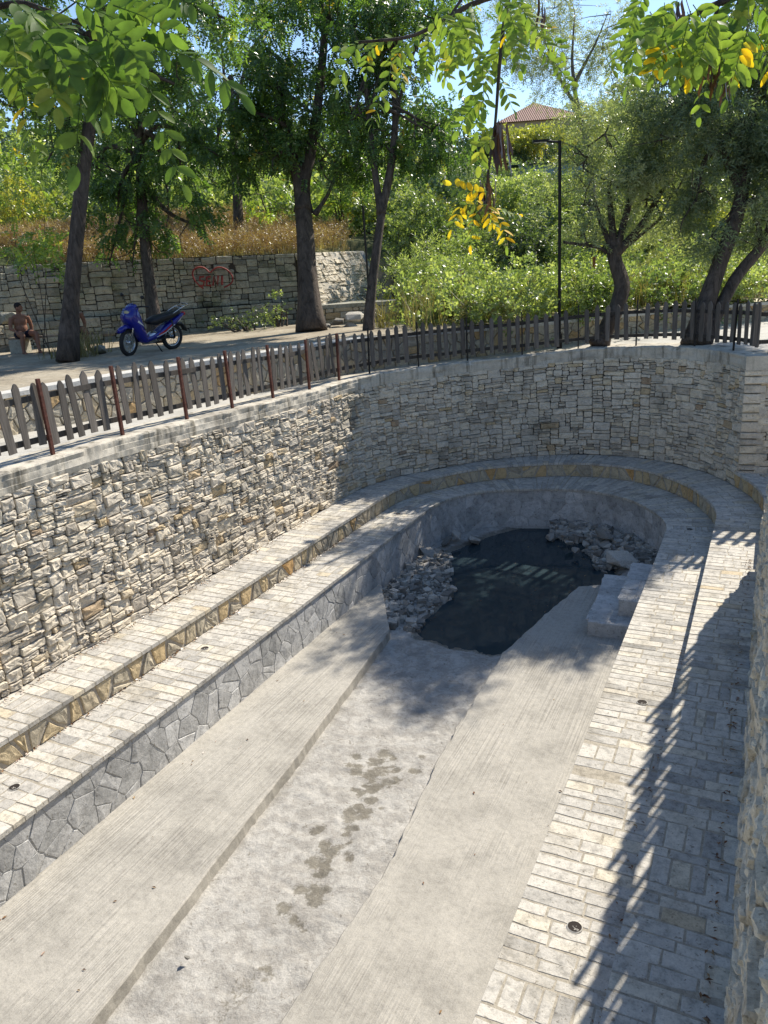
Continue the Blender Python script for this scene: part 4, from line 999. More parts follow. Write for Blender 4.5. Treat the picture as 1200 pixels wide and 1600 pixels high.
M['pinkwall'] = plain('pink_render', (.55, .30, .25), .9, 0, .12, 3); M['bluewall'] = plain('pale_blue_render', (.30, .40, .52), .9, 0, .12, 3); M['tanwall'] = plain('tan_render', (.46, .36, .24), .9, 0, .12, 3)
M['window'] = plain('dark_window_glass', (.03, .04, .05), .15, 0, .1, 3, 0); M['frame'] = plain('window_frame', (.5, .48, .44), .6)
def tile_mat():
    mt, nt, b = new_mat('terracotta_tiles'); v = coords(nt); w = nt.nodes.new('ShaderNodeTexWave'); w.inputs['Scale'].default_value = 1.5; w.inputs['Distortion'].default_value = .4; nt.links.new(v, w.inputs['Vector'])
    k = ramp(nt, [(0, (.20, .10, .075)), (.5, (.38, .21, .15)), (1, (.46, .30, .23))]); nt.links.new(w.outputs['Fac'], k.inputs[0]); c = mixc(nt, .5, k.outputs[0], noise_n(nt, v, 3, 6), 'MULTIPLY')
    nt.links.new(k.outputs[0], b.inputs['Base Color']); b.inputs['Roughness'].default_value = .9; bump(nt, b, w.outputs['Fac'], .8, .08); return mt
M['tiles'] = tile_mat()
M['metalroof'] = plain('grey_sheet_roof', (.15, .19, .25), .8, 0, .15, 2)
def house(name, label, pl_, pr_, d, ytop, hw, depth, wall, roof, rh, hip=True, nwin=3):
    a, b = at_d(pl_, ytop, d), at_d(pr_, ytop, d); ze = (a[2]+b[2])/2; w = np.linalg.norm((b-a)[:2]); ang = math.atan2(*(b-a)[:2][::-1])
    root = empty(name, (a[0], a[1], ze-hw), ang, label, 'house')
    mb = MB(); mb.box((w/2, depth/2, hw/2-2), (w, depth, hw+4)); mb.obj('wall', wall, root)
    o = .5; z = hw; i = min(w, depth)*.5 if hip else 0
    if hip: V = [(-o, -o, z), (w+o, -o, z), (w+o, depth+o, z), (-o, depth+o, z), (i, depth/2, z+rh), (w-i, depth/2, z+rh)]; f = [(0, 1, 5, 4), (1, 2, 5), (2, 3, 4, 5), (3, 0, 4), (0, 3, 2, 1)]
    else: V = [(-o, -o, z), (w+o, -o, z), (w+o, depth+o, z), (-o, depth+o, z), (-o, depth/2, z+rh), (w+o, depth/2, z+rh)]; f = [(0, 1, 5, 4), (2, 3, 4, 5), (1, 2, 5), (3, 0, 4), (0, 3, 2, 1)]
    mb = MB(); mb.add(V, f, .5); r = mb.obj('roof', roof, root)
    if name != 'tiled_house': mb = MB(); mb.box((w*.3, depth*.6, z+rh*.6), (.5, .5, rh*.8)); mb.obj('chimney', wall, r)
    for k in range(nwin):
        x = w*(k+.5)/nwin; mb = MB(); mb.box((x, -.02, hw*.55), (1.2, .08, 1.4)); fr = mb.obj('window', M['frame'], root)
        mb = MB(); mb.box((x, -.05, hw*.55), (1.0, .06, 1.2)); mb.obj('pane', M['window'], fr)
    return root
house('tiled_house', 'house with terracotta hipped roof high on the hill', 782, 912, 76, 188, 5.5, 9, M['tanwall'], M['tiles'], 2.4)
house('pink_house', 'pink rendered house half hidden behind foliage on the hill', 690, 805, 60, 240, 5, 7, M['pinkwall'], M['tiles'], .6, True, 2)
house('blue_shed', 'pale blue rendered building among the hillside trees', 812, 985, 43, 252, 4.6, 6, M['bluewall'], M['metalroof'], .3, False, 2)

# ================================================================== MOTORBIKE  (local: x forward, z up)
M['bikeblue'] = plain('glossy_blue_plastic', (.010, .014, .21), .25, 0, .1, 5, 0, coat=.6)
M['bikecream'] = plain('cream_plastic', (.50, .44, .26), .35, 0, .1, 5, 0)
M['bikeblack'] = plain('black_vinyl', (.015, .015, .017), .45, 0, .2, 30, .2, .002)
M['rubber'] = plain('tyre_rubber', (.022, .022, .022), .8, 0, .2, 40, .4, .003)
M['chrome'] = plain('worn_chrome', (.55, .55, .55), .25, .9, .1, 10, 0)
M['bikered'] = plain('red_decal', (.45, .02, .025), .35, 0, .1, 5, 0)
M['bikewhite'] = plain('white_decal', (.6, .6, .6), .35, 0, .1, 5, 0)
fr_, rr_ = on_z(190, 555, TERR), on_z(265, 549, TERR)
hd_ = on_z(238, 551, TERR); ang = math.atan2(-.99, -.14); fr_ = rr_ = hd_
bike = empty('motorbike', tuple((fr_+rr_)/2), ang, 'blue underbone motorbike leaning on its stand in the shade', 'motorbike'); bike.rotation_euler = (R(-7), 0, ang)
B = lambda mb, n, mt, par=bike, smooth=True: mb.obj(n, M[mt], par, smooth)
xf, xr, rw = .60, -.58, .285
def wheel(x, par, steer=0):
    t = MB(); t.torus((0, 0, 0), rw-.04, .045, 32, 10); o = B(t, 'wheel', 'rubber', par); o.location = (x, 0, rw); o.rotation_euler = (0, 0, steer)
    m_ = MB(); m_.torus((0, 0, 0), rw-.085, .016, 30, 6, flat=1.6); m_.tube([(0, -.06, 0), (0, .06, 0)], .045, 12); B(m_, 'rim', 'chrome', o)
    s_ = MB()
    for k in range(14): w = 2*math.pi*k/14; s_.tube([(0, (-1)**k*.02, 0), (math.cos(w)*(rw-.09), 0, math.sin(w)*(rw-.09))], .004, 4)
    B(s_, 'spokes', 'chrome', o); return o
wheel(xf, bike, .25); wheel(xr, bike)
mb = MB()
for sy in (-1, 1): mb.tube([(xf, sy*.075, rw), (xf-.10, sy*.075, .62), (xf-.17, sy*.06, .80)], [.022, .024, .03], 8)
B(mb, 'fork', 'chrome')
def shell(profile, w0, w1, bulge=0.0):
    """closed side profile (x,z) extruded to half-width w, narrower outline at the faces"""
    P_ = np.array(profile); c = P_.mean(0); mb = MB(); n = len(P_); rings = [(-w0, .82), (-w0*.8, .96), (0, 1.0+bulge), (w0*.8, .96), (w0, .82)]; V = []
    for y, k in rings: q = c+(P_-c)*k; V.append(np.column_stack([q[:, 0], np.full(n, y), q[:, 1]]))
    f = [(r*n+i, r*n+(i+1) % n, (r+1)*n+(i+1) % n, (r+1)*n+i) for r in range(4) for i in range(n)]+[tuple(range(n-1, -1, -1)), tuple(4*n+i for i in range(n))]
    mb.add(np.concatenate(V), f, .5); return mb
B(shell([(.86, .50), (.80, .60), (.66, .66), (.52, .62), (.36, .48), (.36, .44), (.52, .56), (.66, .59), (.78, .52)], .075, 0), 'front_mudguard', 'bikeblue')
B(shell([(.56, .98), (.66, .80), (.58, .66), (.44, .44), (.34, .26), (.20, .22), (.20, .34), (.30, .56), (.36, .84), (.44, .98)], .19, 0), 'leg_shield', 'bikeblue')
B(shell([(.30, .34), (.10, .36), (-.15, .44), (-.35, .55), (-.85, .80), (-.92, .78), (-.70, .60), (-.35, .40), (-.1, .30), (.22, .24)], .12, 0), 'side_panel', 'bikeblue')
mb = MB()
for sy in (-1, 1):
    mb.add([(-.12, sy*.128, .40), (-.30, sy*.13, .47), (-.72, sy*.112, .70), (-.70, sy*.112, .66), (-.30, sy*.13, .43), (-.12, sy*.128, .375)], [(0, 1, 4, 5), (1, 2, 3, 4)], .5)
B(mb, 'red_stripe', 'bikered', smooth=False)
mb = MB()
for sy in (-1, 1):
    mb.add([(-.05, sy*.130, .355), (-.30, sy*.133, .425), (-.76, sy*.112, .675), (-.76, sy*.112, .655), (-.30, sy*.133, .405), (-.05, sy*.13, .34)], [(0, 1, 4, 5), (1, 2, 3, 4)], .5)
    mb.add([(.60, sy*.15, .78), (.44, sy*.195, .74), (.30, sy*.195, .60), (.46, sy*.195, .70)], [(0, 1, 2, 3)], .5)
B(mb, 'white_stripe', 'bikewhite', smooth=False)
mb = MB(); pr = [(.08, .62), (.06, .70), (-.10, .76), (-.40, .80), (-.72, .86), (-.80, .84), (-.78, .78), (-.40, .66), (-.10, .58)]
B(shell(pr, .125, 0, .02), 'seat', 'bikeblack')
B(shell([(.52, 1.02), (.60, .95), (.58, .86), (.50, .82), (.36, .90), (.34, 1.0), (.42, 1.07)], .115, 0), 'handlebar_cowl', 'bikeblue')
mb = MB(); mb.ball((.545, 0, .895), (.075, .118, .062), .5, 14, 8); B(mb, 'headlight', 'bikecream')
mb = MB(); mb.add([(.60, -.10, .86), (.635, 0, .85), (.60, .10, .86), (.54, .12, .815), (.56, 0, .80), (.54, -.12, .815)], [(0, 1, 4, 5), (1, 2, 3, 4)], .5); B(mb, 'cowl_lip', 'bikecream', smooth=False)
for sy in (-1, 1):
    mb = MB(); mb.tube([(.42, sy*.08, 1.0), (.38, sy*.22, 1.03), (.30, sy*.36, 1.02)], [.014, .014, .018], 8); B(mb, 'handlebar', 'bikeblack')
    mb = MB(); mb.tube([(.38, sy*.22, 1.03), (.42, sy*.30, 1.18)], .006, 6); mb.ball((.42, sy*.32, 1.22), (.018, .06, .04), .5, 10, 6); B(mb, 'mirror', 'bikeblack')
mb = MB(); mb.ball((-.05, 0, .34), (.17, .11, .12), .5, 12, 8); mb.tube([(.05, 0, .30), (.24, 0, .28)], .075, 10); B(mb, 'engine', 'chrome')
mb = MB(); mb.tube([(.10, -.10, .20), (-.20, -.14, .19), (-.45, -.16, .26), (-.85, -.17, .36)], [.018, .02, .042, .038], 10); B(mb, 'exhaust', 'chrome')
mb = MB()
for sy in (-1, 1): mb.tube([(-.05, sy*.08, .30), (xr, sy*.085, rw)], .02, 8); mb.tube([(xr+.02, sy*.11, rw), (-.50, sy*.11, .66)], .022, 8)
B(mb, 'swingarm', 'bikeblack')
mb = MB()
for sy in (-1, 1): mb.tube([(-.55, sy*.12, .80), (-.78, sy*.12, .90), (-1.0, sy*.10, .97)], .011, 6)
mb.tube([(-1.0, -.10, .97), (-1.04, 0, .975), (-1.0, .10, .97)], .011, 6); mb.tube([(-.80, -.12, .905), (-.80, .12, .905)], .009, 6); mb.tube([(-.9, -.11, .935), (-.9, .11, .935)], .009, 6); B(mb, 'rear_rack', 'chrome')
mb = MB(); mb.ball((-.93, 0, .76), (.05, .07, .045), .5, 10, 6); B(mb, 'tail_lamp', 'bikered')
B(shell([(-.55, .56), (-.84, .58), (-.98, .46), (-1.0, .36), (-.96, .38), (-.9, .48), (-.7, .54)], .06, 0), 'rear_mudguard', 'bikeblack')
mb = MB(); mb.tube([(-.02, .10, .24), (-.10, .22, .03)], .013, 6); mb.tube([(-.10, .22, .03), (-.16, .24, .01)], .018, 6); B(mb, 'kickstand', 'bikeblack')

# ================================================================== PEOPLE ON THE PLANK BENCH
M['skin'] = plain('tanned_skin', (.25, .12, .075), .55, 0, .12, 14, .1, .003)
M['hair'] = plain('dark_hair', (.02, .015, .012), .7, 0, .2, 40)
M['shorts'] = plain('dark_navy_shorts', (.014, .016, .03), .85, 0, .2, 20)
M['shoe'] = plain('dark_sandals', (.02, .018, .016), .7)
def person(label, foot, face_ang, k=.95, seat=.42, turn=0.0, pose=0):
    root = empty('person', tuple(foot), face_ang, label, 'person')
    b = MB()
    # local: +y forward (towards the feet), x right, z up; seat surface at y about -.42
    hz = seat+.09; hy = -.42; sh = hz+.47; nk = sh+.06
    b.ball((0, hy, hz+.02), (.17, .14, .13), .5, 14, 9); b.ball((0, hy+.03, hz+.16), (.165, .135, .16), .5, 14, 9); b.ball((0, hy+.04, hz+.32), (.185, .125, .17), .5, 14, 9)
    b.ball((0, hy+.05, sh-.03), (.20, .09, .075), .5, 14, 9); b.tube([(0, hy+.05, sh-.02), (0, hy+.075, nk+.06)], [.062, .055], 12)
    hc = np.array([math.sin(-turn)*.02, hy+.10, nk+.135])
    rt_ = Matrix.Rotation(turn, 4, 'Z')
    def hp(x, y, z): v = rt_ @ Vector((x, y, z)); return hc+np.array(v)
    b.ball(hc, (.076, .095, .115), .5, 16, 11, rt_); b.ball(hp(0, .035, -.055), (.055, .065, .06), .5, 12, 8, rt_)
    b.tube([hp(0, .092, .015), hp(0, .112, -.02)], [.011, .018], 8); b.ball(hp(0, .088, -.055), (.026, .014, .008), .5, 8, 6, rt_)
    for sx in (-1, 1): b.ball(hp(sx*.078, -.005, -.01), (.012, .022, .032), .5, 8, 6, rt_); b.ball(hp(sx*.032, .084, .022), (.015, .012, .010), .5, 8, 6, rt_)
    knees = [(-.17, .04), (.19, .02)] if pose == 0 else [(-.14, .02), (.14, .06)]
    feet = [(-.10, .17), (.22, -.02)] if pose == 0 else [(-.16, .02), (.1, .22)]
    fl_ = []
    for i, sx in enumerate((-1, 1)):
        kx, ky = knees[i]; fx, fy = feet[i]; kz = seat+.10
        b.tube([(sx*.09, hy+.02, hz-.01), (sx*.11+.2*kx, (hy+ky)/2, (hz+kz)/2+.01), (kx, ky, kz), (kx*.95, ky+.01, kz-.06)], [.095, .088, .062, .058], 12)
        b.tube([(kx, ky+.0, kz-.01), (kx*.6+fx*.4, ky*.6+fy*.4-.02, kz*.55+.03), (fx, fy, .09), (fx, fy+.01, .05)], [.058, .060, .038, .036], 12)
        b.tube([(fx, fy-.05, .035), (fx, fy+.06, .035), (fx*1.05, fy+.17, .022)], [.034, .042, .028], 10); fl_.append((fx, fy))
    # arms rest on the thighs / on the plank
    hands = []
    for i, sx in enumerate((-1, 1)):
        s0 = np.array([sx*.205, hy+.05, sh-.04]); el_ = np.array([sx*.285, hy+.07-.05*(sx < 0), sh-.31]); hd = np.array([sx*.25, hy+(.02 if sx < 0 else .23), seat+(.06 if sx < 0 else .20)])
        b.tube([s0, (s0+el_)/2+[sx*.012, 0, 0], el_], [.058, .053, .043], 12); b.tube([el_, (el_+hd)/2, hd], [.043, .040, .027], 12)
        d = hd-el_; d /= np.linalg.norm(d); f_ = np.array([0, .8, -.6]) if sx > 0 else np.array([-.2, .35, -.85]); f_ /= np.linalg.norm(f_); sd_ = np.cross(f_, [0, 0, 1.]); sd_ /= np.linalg.norm(sd_)
        b.tube([hd, hd+f_*.05, hd+f_*.085], [.027, .037, .034], 10, flat=.6)
        for j in range(4):
            o_ = sd_*(j-1.5)*.019; l = (.062, .074, .070, .055)[j]; b.tube([hd+f_*.075+o_, hd+f_*(.085+l*.6)+o_*1.1+[0, 0, -.004], hd+f_*(.08+l)+o_*1.15+[0, 0, -.02]], [.0105, .0095, .008], 6)
        b.tube([hd+f_*.02+sd_*(-sx)*.025, hd+f_*.06+sd_*(-sx)*.052, hd+f_*.085+sd_*(-sx)*.055], [.013, .011, .009], 6)
    me = b.mesh('body_src', M['skin']); o = link('body', me, None, root)
    md = o.modifiers.new('r', 'REMESH'); md.mode = 'VOXEL'; md.voxel_size = .011; sm = o.modifiers.new('s', 'SMOOTH'); sm.iterations = 3; sm.factor = .5
    dg = bpy.context.evaluated_depsgraph_get(); me2 = bpy.data.meshes.new_from_object(o.evaluated_get(dg)); me2.name = 'body'; o.modifiers.clear(); o.data = me2
    me2.materials.clear(); me2.materials.append(M['skin']); me2.polygons.foreach_set('use_smooth', np.ones(len(me2.polygons), bool))
    c = MB(); c.ball(hp(0, -.014, .035), (.083, .098, .098), .5, 16, 8, rt_); cm = c.obj('hair', M['hair'], root, True)
    c = MB()
    c.ball((0, hy, hz+.01), (.182, .155, .12), .5, 16, 9)
    for i, sx in enumerate((-1, 1)): kx, ky = knees[i]; c.tube([(sx*.09, hy, hz-.01), (sx*.10+.35*kx, hy*.45+ky*.55-.02, hz*.45+(seat+.10)*.55+.004)], [.112, .102], 14)
    me = c.mesh('shorts', M['shorts']); o = link('shorts', me, None, root); md = o.modifiers.new('r', 'REMESH'); md.mode = 'VOXEL'; md.voxel_size = .014
    dg = bpy.context.evaluated_depsgraph_get(); me2 = bpy.data.meshes.new_from_object(o.evaluated_get(dg)); me2.name = 'shorts'; o.modifiers.clear(); o.data = me2; me2.materials.clear(); me2.materials.append(M['shorts']); me2.polygons.foreach_set('use_smooth', np.ones(len(me2.polygons), bool))
    for fx, fy in fl_:
        c = MB(); c.tube([(fx, fy-.09, .012), (fx, fy+.05, .012), (fx*1.05, fy+.20, .010)], [.036, .046, .034], 10, flat=.35); c.tube([(fx-.045, fy+.07, .02), (fx, fy+.08, .085), (fx+.045, fy+.07, .02)], .014, 6); c.obj('sandal', M['shoe'], root)
    root.scale = (k, k, k); return root
pf = on_z(52, 553, TERR); pf[2] = TERR
sv = GLINE[3]-GLINE[2]; wang = math.atan2(sv[1], sv[0])
face = math.pi+wang+.30        # local +y turned to look away from the wall
person('shirtless seated man in dark shorts looking aside, on the plank bench by the wall', pf, face, .95, .40, .55)
p2 = on_z(130, 548, TERR); p2[2] = TERR
person('second seated person half hidden behind the left tree trunk', p2, face-.2, .95, .40, -.3, 1)
# plank bench under them
c0 = pf.copy(); bdir = (p2-pf)/np.linalg.norm(p2-pf); nb = np.array([-bdir[1], bdir[0], 0]); nb = nb*np.sign(nb@np.array([0, 1, 0]))
bc = (pf+p2)/2+nb*.36+bdir*.35; ba = math.atan2(bdir[1], bdir[0])
pb = empty('plank_bench', (bc[0], bc[1], TERR), ba, 'low rough plank bench on stones, along the shaded wall', 'bench')
mb = MB(); mb.box((0, 0, .375), (3.3, .30, .045)); mb.obj('plank', M['plank'], pb)
for x in (-1.45, 0.0, 1.35):
    mb = MB(); P_ = np.array([(-.2, -.16), (.17, -.18), (.21, .12), (-.14, .17)])+[x, 0]; block(mb, P_, [(0, 0), (.0, .30), (.03, .352)], lambda s, h, d: np.column_stack([s, h, d]), .5, .0, .0); mb.obj('stone_support', M['wallstone'], pb)
for px_, py_, r, lab in [(22, 540, .42, 'large rounded stone left of the seated man'), (12, 505, .34, 'rough grey stone against the wall at the left edge'), (158, 545, .25, 'low stone between the trunk and the motorbike')]:
    p = on_z(px_, py_+8, TERR) if py_ > 520 else at_d(px_, py_, 19.6); me_ = ROCKS[int(r*100) % 9].copy(); me_.materials.clear(); me_.materials.append(M['wallstone']); o = link('boulder', me_, None, None, tuple(p+[0, 0, r*.35]), (0, .2, r*9)); o.scale = (r, r*.9, r*.8); tag(o, lab, 'rock')

# ================================================================== VEGETATION
def quads_template(kind, g):
    """list of leaf quads (n,4,3) for one spray; x along the spray, length about 1"""
    Q = []
    def leaf(base, dirv, l, w, nrm):
        dirv = dirv/np.linalg.norm(dirv); s = np.cross(nrm, dirv); s /= np.linalg.norm(s)+1e-9
        Q.append([base, base+dirv*l*.5+s*w*.5+nrm*l*.05, base+dirv*l, base+dirv*l*.5-s*w*.5])
    if kind == 'pinnate':
        n = 6
        for i in range(n):
            x = .18+.75*i/n; z = -.35*x*x
            for sy in (-1, 1): leaf(np.array([x, 0, z]), np.array([.45, sy, -.25+g.normal(0, .2)]), .30*g.uniform(.85, 1.1)*(1-.25*abs(i/n-.45)), .135, np.array([0.1, 0, 1.])+g.normal(0, .3, 3))
        leaf(np.array([.93, 0, -.32]), np.array([1, 0, -.5]), .27, .13, np.array([0, 0, 1.]))
    elif kind == 'narrow':
        n = 15
        for i in range(n):
            x = i/n; w = i*2.4; leaf(np.array([x, 0, -.2*x*x]), np.array([.9, math.cos(w), math.sin(w)-.2]), .30*g.uniform(.7, 1.1), .062, g.normal(0, 1, 3)+np.array([0, 0, .6]))
    elif kind == 'broad':
        n = 9
        for i in range(n):
            w = i*2.4; x = .9*i/n; leaf(np.array([x, 0, -.1*x]), np.array([.6, math.cos(w), math.sin(w)]), .42*g.uniform(.7, 1.1), .24, g.normal(0, .6, 3)+np.array([0, 0, 1.]))
    elif kind == 'blade':
        for i in range(5):
            w = g.uniform(0, 6.28); leaf(np.array([.05*i, 0, 0]), np.array([1, .5*math.cos(w), .5*math.sin(w)]), g.uniform(.6, 1), .045, g.normal(0, 1, 3))
    return np.array(Q)
TPL = {k: [quads_template(k, np.random.default_rng(s)) for s in range(5)] for k in ('pinnate', 'narrow', 'broad', 'blade')}
def spray_mesh(name, kind, pos, dirs, size, tone, mat):
    n = len(pos); x = dirs/np.linalg.norm(dirs, axis=1)[:, None]; up_ = np.array([0, 0, 1.])+rng.normal(0, .45, (n, 3)); y = np.cross(up_, x); y /= np.linalg.norm(y, axis=1)[:, None]+1e-9; z = np.cross(x, y)
    Rm = np.stack([x, y, z], 1)*size[:, None, None]; V, T = [], []; which = rng.integers(0, 5, n)
    for k in range(5):
        sel = which == k; t = TPL[kind][k]; q = np.einsum('lvc,ncd->nlvd', t, Rm[sel])+pos[sel][:, None, None, :]
        V.append(q.reshape(-1, 3)); T.append(np.clip(np.repeat(tone[sel], len(t))+rng.normal(0, .10, sel.sum()*len(t)), 0, 1))
    V = np.concatenate(V); return np_mesh(name, V, np.arange(len(V)).reshape(-1, 4), np.concatenate(T), mat)
_goff = [0.0]
def clump_points(cl, dens, gap=.0, gsc=1.1, flat=1.0):
    """cl: (center, radius xyz) list -> positions, outward dirs; noise opens gaps"""
    Pp, Dd = [], []; _goff[0] += 13.7
    for c, r in cl:
        n = int(dens*(r[0]*r[1]*r[2])**(2/3.)*4); m_ = 17
        sd_ = rng.normal(0, 1, (m_, 3)); sd_ /= np.linalg.norm(sd_, axis=1)[:, None]; sc = c+sd_*(rng.random(m_)**.45*1.0)[:, None]*r; sr = rng.uniform(.22, .46, m_)
        w = sr**2; w /= w.sum(); k = rng.choice(m_, n, p=w); d = rng.normal(0, 1, (n, 3)); d /= np.linalg.norm(d, axis=1)[:, None]; q = rng.random(n)**.42
        p = sc[k]+d*(q*sr[k])[:, None]*r*[1, 1, .8]; Pp.append(p); Dd.append(d*.8+(p-c)/r*.6)
    Pp, Dd = np.concatenate(Pp), np.concatenate(Dd)
    if gap is not None:
        v = np.array([noise.noise(Vector(p*gsc)+Vector((_goff[0], 0, 0)))+.5*noise.noise(Vector(p*gsc*2.7)) for p in Pp]); k = v > gap-.25; Pp, Dd = Pp[k], Dd[k]
    return Pp, Dd
def px_clumps(L, d):
    out = []
    for px_, py_, rx, ry, *o in L:
        dd = d+(o[0] if o else 0); c = at_d(px_, py_, dd); s = dd/F; out.append((c, np.array([rx*s, (rx+ry)/2*s, ry*s])))
    return out
def px_path(L, d): return [at_d(a, b, d+(o[0] if o else 0)) for a, b, *o in L]

def smooth_path(P_, n=14):
    P_ = np.array(P_); t = np.linspace(0, len(P_)-1, n); k = np.arange(len(P_)); q = np.column_stack([np.interp(t, k, P_[:, i]) for i in range(3)])
    for _ in range(2): q[1:-1] = .25*q[:-2]+.5*q[1:-1]+.25*q[2:]
    return q
def patchy(pos, tone, n):
    v = np.array([noise.noise(Vector(p*.9)+Vector((5, _goff[0], 0))) for p in pos]); return np.clip(tone[0]+tone[1]*(rng.normal(0, .8, n)+1.5*v), 0, 1)
def tree(name, label, cat, base, stems, crown, d, kind, mat, dens, size, bark='bark', droop=.5, gap=.05, tone=(.5, .2), limbs=True, group=None, litter_twigs=60):
    """stems: list of (path in 3-D, r0, r1); crown: px clumps at depth d"""
    root = empty(name, tuple(base), 0, label, cat, group); off = -np.array(base)
    mb = MB()
    for pth, r0, r1 in stems:
        q = smooth_path(pth, 22); k = len(q); rr = np.linspace(r0, r1, k); rr[:5] *= np.linspace(1.38, 1.02, 5)
        mb.tube(q, rr, 16, .5, .13)
    cl = px_clumps(crown, d)
    tips = [s[0][-1] for s in stems]
    if limbs:
        for c, r in cl:
            t = min(tips, key=lambda q: np.linalg.norm(np.array(q)-c)); t = np.array(t); st_ = [s for s in stems if np.allclose(s[0][-1], t)][0]
            pth0 = smooth_path(st_[0], 22); a = pth0[rng.integers(14, 22)]; mid = (a+c)/2+rng.normal(0, .25, 3)+[0, 0, .25]; L = np.linalg.norm(c-a)
            q = smooth_path([a, mid, c, c+(c-mid)*.35], 12); mb.tube(q, np.linspace(min(.13, st_[2]*.8), .012, 12), 7, .5, .1)
            for _ in range(5):
                s0 = q[rng.integers(4, 11)]; e = s0+rng.normal(0, .5, 3)*r; mb.tube([s0, (s0+e)/2+rng.normal(0, .08, 3), e], [.022, .014, .005], 5)
    mb.obj('trunk', M[bark], root, True, tuple(off))
    pos, dr = clump_points(cl, dens, gap); n = len(pos)
    dr = dr*[1, 1, .5]+rng.normal(0, .5, (n, 3)); dr[:, 2] -= droop
    tn = patchy(pos, tone, n)
    me = spray_mesh('crown', kind, pos-np.array(base), dr, rng.uniform(.75, 1.25, n)*size, tn, M[mat]); link('crown', me, None, root)
    return root

b = on_z(105, 566, TERR); d1 = depth_of(b)
TG = 'locust trees shading the terrace'
tree('locust_tree', 'left locust tree with furrowed leaning trunk, rising beside the seated man', 'tree', b, [([b]+px_path([(110, 480), (118, 390), (128, 290), (140, 200), (150, 110), (158, 20)], d1), .168, .10)],
     [(60, 40, 120, 80), (150, 130, 100, 80), (40, 150, 70, 60), (140, -70, 170, 90), (250, 50, 90, 70), (330, 20, 70, 60), (90, 220, 60, 50), (270, 130, 60, 50)], d1, 'pinnate', 'locust', 66, .36, droop=.55, gap=.20, tone=(.42, .22), group=TG)
b = on_z(246, 536, TERR); d2 = depth_of(b)
tree('locust_tree', 'dark slim locust tree behind the motorbike, with hanging foliage', 'tree', b, [([b]+px_path([(236, 460), (227, 390), (221, 310), (218, 230), (225, 140)], d2), .165, .09)],
     [(200, 190, 100, 80), (260, 290, 80, 70), (185, 320, 60, 55), (320, 230, 50, 60), (230, 110, 110, 70), (230, 350, 60, 35), (300, 350, 40, 40), (150, 250, 50, 60), (180, 375, 30, 25), (210, 385, 22, 22), (280, 240, 70, 60)], d2, 'pinnate', 'locust', 70, .36, droop=.8, gap=.13, tone=(.35, .20), group=TG)
b = on_z(488, 518, TERR); d3 = depth_of(b)
tree('locust_tree', 'thick dark trunked locust tree in the middle, below the dense crown', 'tree', b, [([b]+px_path([(480, 440), (476, 360), (472, 290), (450, 220), (430, 130)], d3), .29, .11), (px_path([(474, 330), (474, 285), (490, 220), (502, 120), (510, 20)], d3), .18, .08), (px_path([(492, 335), (512, 305), (530, 262)], d3), .06, .03)],
     [(480, 170, 100, 90), (420, 80, 80, 90), (520, 70, 100, 90), (470, -40, 160, 80), (400, 240, 50, 60), (545, 240, 60, 50), (440, 240, 50, 50), (560, 160, 70, 60), (500, 255, 50, 35), (380, 170, 40, 60)], d3, 'pinnate', 'locust', 76, .38, droop=.7, gap=.10, tone=(.36, .22), group=TG)
b = on_z(574, 566, -.53); d4 = depth_of(b)
tree('locust_tree', 'slender forked locust tree growing behind the picket fence, near the boulders', 'tree', b, [([b]+px_path([(577, 480), (588, 390), (598, 318), (611, 268), (620, 180), (612, 90), (628, -10)], d4), .125, .06), (px_path([(596, 335), (587, 280), (578, 200), (570, 120)], d4), .09, .05)],
     [(620, 110, 90, 80), (670, 200, 70, 60), (580, 50, 80, 70), (640, 0, 120, 70), (700, 225, 45, 40), (600, 225, 45, 35), (550, 190, 50, 50), (640, 240, 35, 25), (675, 40, 45, 40)], d4, 'pinnate', 'locust', 70, .34, droop=.85, gap=.13, tone=(.38, .22), group=TG)
tree('locust_tree', 'light yellow green locust tree further back, between the two dark trunks', 'tree', at_d(372, 430, 27), [(px_path([(372, 430), (372, 330), (366, 230), (360, 120)], 27), .2, .1)],
     [(370, 170, 70, 110), (345, 60, 80, 70), (405, 300, 50, 55), (420, 40, 60, 70), (330, 260, 50, 60), (300, 150, 50, 70)], 27, 'pinnate', 'locust_light', 40, .38, droop=.4, gap=.24, tone=(.45, .25), group=TG)
b = on_z(936, 541, -.42); d5 = depth_of(b)
tree('narrow_leaf_tree', 'small twisted tree with several limbs, rising out of the back fence', 'tree', b, [([b]+px_path([(944, 522), (964, 482), (974, 448), (962, 412), (957, 388)], d5), .185, .15)]+[(px_path([(960, 400)]+L, d5), r, .03) for L, r in [([(935, 386), (880, 378)], .05), ([(940, 350), (925, 300)], .08), ([(955, 340), (950, 270)], .11), ([(975, 350), (990, 290), (985, 230)], .10), ([(1000, 355), (1030, 305), (1062, 262)], .09), ([(995, 372), (1035, 340)], .05)]],
     [(960, 290, 100, 60), (915, 320, 40, 50), (1020, 240, 80, 65), (945, 210, 80, 55), (1060, 310, 50, 45), (915, 250, 35, 40), (1000, 180, 60, 50), (912, 362, 32, 20), (1010, 320, 50, 40)], d5, 'narrow', 'willow', 120, .36, droop=.35, gap=.12, tone=(.78, .22))
b = on_z(1082, 541, -.40); d6 = depth_of(b)
